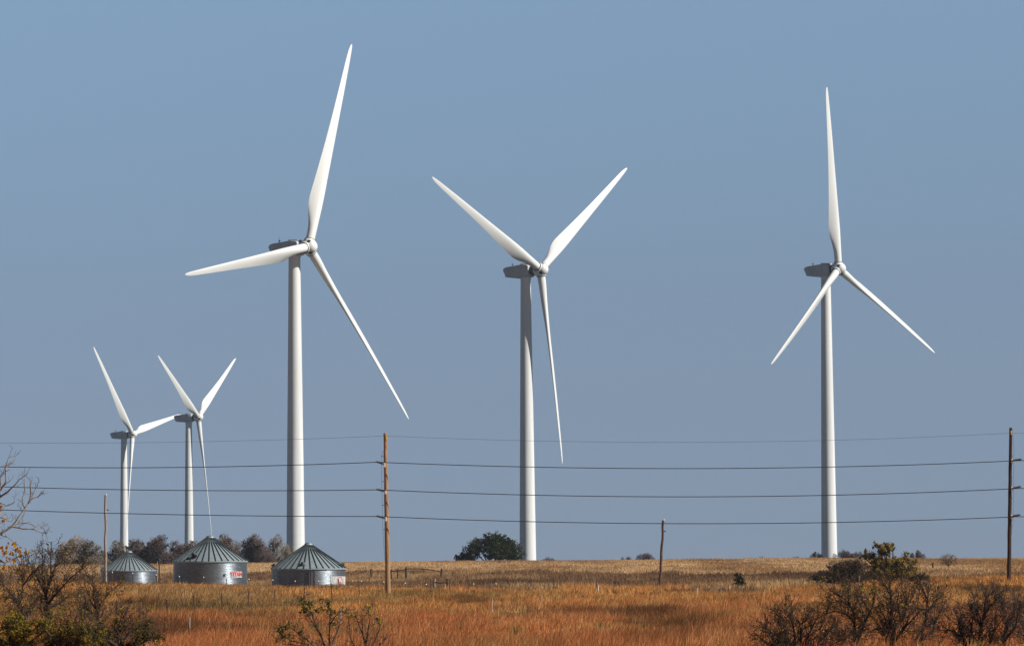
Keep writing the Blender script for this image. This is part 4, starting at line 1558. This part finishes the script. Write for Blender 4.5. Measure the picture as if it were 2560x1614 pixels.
# leafy low bushes in the left corner
def leafy(name, label, px, Y, top, hw, leafc, seed, nleaf, group=None, twc=(.07, .055, .04), leafs=.075, ntw=1500):
    b = G(px, Y)
    hh = max(.6, P(px, top, Y).z - b.z)
    h = hw / PXM(Y)
    r = random.Random(seed)
    lobes = [(r.uniform(-.75, .75) * h, r.uniform(-.6, .6) * h, hh * r.uniform(.15, .74), h * r.uniform(.2, .34), h * .3, hh * r.uniform(.14, .26)) for k in range(16)]
    return far_tree(name, label, 'bush', group, b, lobes, leafc, twc, nleaf, ntw, leafs, 'dark_bark', seed, .007, (.3, 1.1))


leafy('bush', 'yellow green leafy bush filling the corner below the orange leaves', 30, 96, 1508, 125, ((.08, .065, .014), (.42, .31, .04)), 601, 11000, leafs=.05)
leafy('bush', 'olive green leafy bush next to the yellow green corner bush', 180, 96, 1524, 115, ((.06, .052, .016), (.30, .225, .04)), 602, 8000, leafs=.05)
leafy('bush', 'dark olive sparse bush below the dark bare shrubs', 310, 97, 1535, 100, ((.05, .042, .016), (.22, .155, .035)), 603, 4500, leafs=.05)

# --- bush in the middle
B6 = lambda pl: zz(660, 1460, 4.816, pl)
limbs = [B6(l) for l in [
    [(760, 900, 1.4), (740, 760, 1.2), (700, 650, 1.0), (640, 540, .8), (580, 450, .6), (520, 350, .45), (470, 240, .3), (455, 180, .2)],
    [(770, 900, 1.4), (800, 740, 1.1), (785, 600, .9), (790, 480, .7), (800, 350, .5), (785, 240, .3)],
    [(640, 540, .7), (600, 430, .5), (570, 320, .35), (550, 240, .25)],
    [(790, 480, .6), (850, 400, .4), (900, 340, .3), (950, 330, .2)],
    [(760, 880, 1.2), (640, 760, .9), (500, 650, .6), (400, 580, .4), (300, 500, .25)],
    [(640, 760, .8), (480, 720, .6), (330, 680, .4), (220, 610, .3), (180, 530, .2)],
    [(800, 740, .8), (870, 600, .6), (900, 500, .4), (930, 420, .3)],
    [(560, 720, .7), (420, 740, .5), (250, 720, .4), (170, 680, .3)],
]]
cl = []
for x, y, n in [(450, 170, 9), (470, 240, 12), (550, 245, 16), (520, 310, 14), (460, 315, 8), (540, 345, 10), (780, 230, 16), (800, 300, 10), (830, 350, 8), (650, 320, 8), (720, 310, 8), (705, 215, 5), (950, 330, 7), (180, 520, 12), (220, 570, 12), (230, 625, 9), (300, 490, 8), (320, 610, 8), (440, 565, 12), (170, 670, 6), (250, 515, 6), (470, 670, 6), (840, 490, 6), (340, 650, 6)]:
    cl.append((660 + x / 4.816, 1460 + y / 4.816, 9, int(n * 2.6), (.045, .055, .016), (.17, .16, .04)))
for x, y, n in [(815, 425, 12), (880, 380, 8), (610, 290, 4), (565, 305, 4)]:
    cl.append((660 + x / 4.816, 1460 + y / 4.816, 6, n, (.45, .38, .10), (.62, .52, .16)))
limb_shrub('bush', 'sparse bush with dark green leaf tips in the red grass at the bottom', 'bush', 104, limbs, (0.116, 0.084, 0.060), 'dark_bark', 701, cl, 5.0, .34, 3, None, .07, .7, .026, None, 2.0)
limbs = [B6(l) for l in [
    [(1230, 900, 1.3), (1220, 740, 1.0), (1190, 600, .8), (1150, 500, .5), (1110, 400, .3)],
    [(1230, 880, 1.2), (1300, 740, .9), (1360, 620, .7), (1400, 520, .4), (1375, 430, .25)],
    [(1220, 740, .8), (1250, 600, .6), (1270, 450, .4), (1260, 310, .25)],
    [(1200, 860, 1.0), (1090, 740, .7), (1040, 640, .4), (1020, 400, .2)],
    [(1260, 860, 1.0), (1380, 760, .7), (1450, 660, .4), (1480, 600, .3)],
    [(1190, 600, .5), (1185, 500, .4), (1188, 410, .2)],
]]
cl = []
for x, y, n in [(1250, 265, 10), (1260, 310, 14), (1275, 345, 10), (1025, 380, 14), (1050, 390, 6), (1105, 380, 12), (1185, 400, 6), (1370, 420, 12), (1375, 450, 10)]:
    cl.append((660 + x / 4.816, 1460 + y / 4.816, 7, int(n * 2.4), (.30, .22, .03), (.60, .44, .06)))
limb_shrub('bush', 'bare grey brown bush with a few yellow leaves beside the green tipped bush', 'bush', 102, limbs, (0.155, 0.114, 0.083), 'dark_bark', 702, cl, 5.5, .32, 3, None, .07, .7, .022, None, 1.9)

# --- yellow topped tree and dark thicket in the middle distance right
T8 = lambda x, y: (1960 + (1120 + (x - 1120) * 1.12) / 4.816, 1330 + y / 4.816)


def thicket(name, label, cat, base_px, Y, lob, leafc, twc, nleaf, ntw, leafs, seed, zone=(.4, 1.05), twr=.012):
    b = G(base_px, Y)
    out = []
    r = random.Random(seed)
    for x, y, rx, ry in lob:
        p = P(*T8(x, y), Y) - b
        k = 4.816 * PXM(Y)
        out.append((p.x, r.uniform(-.5, .5) * rx / k, max(p.z, .25), 1.28 * rx / k, 1.28 * rx / k, 1.2 * ry / k))
    return far_tree(name, label, cat, None, b, out, leafc, twc, nleaf, ntw, leafs, 'dark_bark', seed, twr, zone)


thicket('tree', 'yellow topped olive tree rising above the crest', 'tree', 2229, 300,
        [(1200, 190, 105, 55), (1190, 250, 80, 60), (1115, 150, 55, 32), (1250, 145, 55, 38), (1290, 215, 50, 45), (1050, 270, 100, 55), (970, 290, 60, 40), (1430, 285, 60, 55), (1330, 380, 130, 70), (1250, 440, 190, 100), (1400, 470, 150, 90), (1130, 350, 110, 50), (1480, 390, 90, 60), (1180, 520, 170, 80)],
        ((.06, .052, .016), (.50, .35, .085)), (.09, .07, .052), 14000, 4200, .135, 801, (.35, 1.1))
thicket('shrub', 'dark brown bare thicket touching the left side of the yellow topped tree', 'shrub', 2115, 292,
        [(900, 400, 120, 70), (800, 440, 130, 90), (700, 500, 130, 80), (560, 540, 130, 70), (640, 410, 70, 60), (820, 540, 180, 70), (440, 560, 90, 50), (980, 520, 110, 70)],
        ((.045, .034, .022), (.13, .088, .042)), (.075, .054, .046), 2400, 9000, .11, 802, (.3, 1.0))
thicket('shrub', 'low olive bush at the right foot of the yellow topped tree', 'shrub', 2300, 285,
        [(1570, 540, 80, 35), (1640, 540, 50, 40), (1500, 560, 70, 35)], ((.05, .045, .015), (.16, .12, .035)), (.06, .05, .035), 900, 700, .11, 803)

# --- big bare shrubs, right foreground
Z5 = lambda pl: zz(1880, 1420, 3.541, pl)
limbs = [Z5(l) for l in [
    [(1240, 830, 2.0), (1235, 690, 1.7), (1250, 600, 1.4), (1275, 520, 1.1), (1330, 450, .9), (1370, 350, .7), (1400, 290, .5), (1440, 220, .3)],
    [(1235, 690, 1.4), (1225, 560, 1.1), (1235, 380, .9), (1228, 220, .6), (1215, 120, .3)],
    [(1235, 720, 1.5), (1180, 600, 1.3), (1150, 550, 1.0), (1100, 535, .7), (1040, 560, .4)],
    [(1190, 640, .9), (1190, 480, .7), (1160, 400, .5), (1120, 340, .3)],
    [(1370, 350, .5), (1350, 270, .4), (1330, 190, .3)],
    [(1230, 230, .5), (1190, 170, .4), (1160, 130, .25)],
    [(1380, 830, 1.6), (1420, 690, 1.3), (1500, 590, 1.0), (1535, 480, .8), (1545, 380, .7), (1555, 280, .5), (1560, 200, .3)],
    [(1548, 380, .5), (1610, 310, .4), (1660, 250, .3)],
    [(1545, 260, .4), (1510, 180, .3), (1480, 110, .2)],
    [(1270, 640, .9), (1350, 520, .7), (1420, 460, .5), (1480, 380, .3)],
    [(1420, 690, .8), (1600, 560, .6), (1640, 440, .5), (1700, 330, .3)],
    [(1330, 450, .6), (1300, 380, .4), (1290, 300, .3)],
]]
cl = [('tips', .05, (.12, .095, .02), (.36, .26, .04))] + [(1880 + x / 3.541, 1420 + y / 3.541, 8, n, *YEL) for x, y, n in [(1380, 595, 14), (1220, 670, 10), (1390, 560, 8), (1130, 650, 6), (1450, 570, 7), (1310, 640, 6), (810, 605, 4)]]
limb_shrub('shrub', 'large dark bare shrub with heavy twisted limbs, below the yellow topped tree', 'shrub', 99, limbs, (0.070, 0.052, 0.043), 'dark_bark', 901, cl, 4.6, .52, 3, None, .07, 1.0, .05)
limbs = [Z5(l) for l in [
    [(960, 830, 1.6), (930, 640, 1.3), (905, 500, 1.0), (900, 380, .8), (830, 280, .6), (760, 230, .4), (690, 190, .3)],
    [(900, 370, .6), (930, 290, .5), (930, 200, .4), (940, 140, .25)],
    [(905, 470, .8), (860, 420, .6), (790, 385, .5), (720, 380, .4), (640, 400, .35), (520, 375, .2)],
    [(935, 650, .9), (1000, 480, .7), (1060, 350, .5), (1080, 240, .3)],
    [(930, 700, .9), (800, 620, .7), (700, 560, .5), (620, 540, .35)],
    [(860, 300, .4), (850, 220, .3), (860, 150, .2)],
    [(1000, 470, .5), (960, 330, .4), (980, 240, .25)],
    [(660, 395, .3), (690, 340, .2)],
]]
cl = [('tips', .05, (.12, .09, .015), (.34, .24, .03))] + [(1880 + x / 3.541, 1420 + y / 3.541, 10, n, (.12, .10, .02), (.36, .27, .03)) for x, y, n in [(930, 420, 26), (820, 200, 16), (980, 160, 12), (1090, 190, 16), (1000, 290, 14), (1050, 250, 16), (660, 310, 8), (520, 345, 6), (1000, 400, 20), (1060, 200, 18), (900, 560, 12), (1080, 420, 16), (640, 85, 5)]]
limb_shrub('shrub', 'olive leafed shrub with one long bare arm stretching left over the red grass', 'shrub', 102, limbs, (0.078, 0.058, 0.043), 'dark_bark', 902, cl, 5.0, .5, 3, None, .075, 1.0, .04)
limbs = [Z5(l) for l in [
    [(330, 830, 1.3), (320, 690, 1.0), (290, 570, .8), (240, 480, .5), (220, 400, .3)],
    [(330, 800, 1.2), (380, 620, .9), (360, 500, .7), (330, 420, .4), (320, 390, .25)],
    [(330, 760, 1.0), (240, 640, .7), (160, 560, .4), (110, 500, .3)],
    [(400, 830, 1.2), (480, 640, .9), (520, 540, .6), (560, 460, .3)],
    [(400, 800, 1.1), (560, 690, .8), (660, 580, .5), (720, 520, .3)],
    [(360, 720, .9), (200, 690, .7), (120, 650, .4), (60, 620, .3)],
    [(520, 800, 1.0), (640, 700, .7), (780, 640, .4), (850, 600, .3)],
    [(430, 700, .7), (430, 560, .5), (450, 470, .3)],
]]
limb_shrub('shrub', 'dense dark brown twiggy shrub, left of the shrub with heavy limbs', 'shrub', 97, limbs, (0.062, 0.044, 0.036), 'dark_bark', 903, (('tips', .09, (.08, .06, .02), (.24, .17, .035)),), 6.5, .48, 3, None, .06, 1.0, .035)
limbs = [Z5(l) for l in [
    [(2020, 830, 1.4), (2010, 640, 1.1), (2040, 480, .8), (2060, 380, .6), (2065, 290, .4), (2080, 230, .25)],
    [(2050, 420, .6), (2110, 330, .4), (2170, 260, .25)],
    [(2020, 700, .9), (1940, 560, .7), (1960, 440, .5), (1930, 330, .3)],
    [(2030, 560, .7), (1990, 420, .5), (1990, 280, .3)],
    [(1960, 800, 1.2), (1850, 640, .9), (1800, 560, .6), (1730, 540, .4), (1690, 600, .3)],
    [(1900, 720, .9), (1830, 480, .6), (1860, 400, .4)],
    [(2250, 830, 1.3), (2230, 640, 1.0), (2250, 480, .7), (2220, 380, .5), (2210, 300, .3)],
    [(2240, 640, .8), (2330, 520, .6), (2350, 420, .4), (2380, 350, .3)],
    [(2250, 560, .6), (2300, 440, .4), (2290, 340, .3)],
    [(2100, 820, 1.0), (2110, 640, .8), (2150, 520, .6), (2160, 420, .3)],
]]
cl = [(1880 + x / 3.541, 1420 + y / 3.541, 7, n, *YEL) for x, y, n in [(2150, 465, 5), (2010, 330, 3), (2230, 490, 4), (1990, 400, 3)]]
limb_shrub('shrub', 'dense dark shrub with upright bare crown below the dark brown utility pole', 'shrub', 100, limbs, (0.070, 0.055, 0.048), 'dark_bark', 904, cl, 6.2, .48, 3, None, .07, 1.0, .036)
limbs = [Z5(l) for l in [
    [(2520, 830, 1.3), (2480, 600, 1.0), (2450, 460, .7), (2390, 360, .4), (2350, 280, .25)],
    [(2500, 700, .9), (2420, 560, .6), (2380, 480, .4)],
    [(2520, 760, .9), (2560, 560, .6), (2540, 420, .4)],
]]
limb_shrub('shrub', 'bare shrub cut off by the picture edge, beyond the upright dark shrub', 'shrub', 103, limbs, (0.078, 0.061, 0.051), 'dark_bark', 905, (('tips', .02, (.12, .095, .02), (.30, .22, .04)),), 6.0, .48, 3, None, .07, 1.0, .034)

HAZE = 7e-5
if HAZE:
    me = MB().box((0, 1500, 70), (7000, 4400, 230)).mesh('haze', 'wire_metal', False)
    hm = bpy.data.materials.new('thin_haze')
    hm.use_nodes = True
    hn = hm.node_tree
    hn.nodes.remove(hn.nodes['Principled BSDF'])
    pv = hn.nodes.new('ShaderNodeVolumePrincipled')
    pv.inputs['Color'].default_value = (.68, .82, 1.0, 1)
    pv.inputs['Density'].default_value = HAZE
    pv.inputs['Anisotropy'].default_value = .2
    hn.links.new(pv.outputs['Volume'], hn.nodes['Material Output'].inputs['Volume'])
    me.materials.clear()
    me.materials.append(hm)
    tag(ob('haze', me), 'thin bluish haze over the whole prairie', 'haze', kind='stuff')
SC.cycles.volume_bounces = 0
SC.render.engine = 'CYCLES'
SC.cycles.max_bounces = 6
SC.cycles.diffuse_bounces = 3
SC.cycles.glossy_bounces = 3
SC.cycles.transparent_max_bounces = 4
SC.cycles.use_denoising = True
SC.cycles.denoiser = 'OPENIMAGEDENOISE'
SC.cycles.denoising_input_passes = 'RGB_ALBEDO_NORMAL'
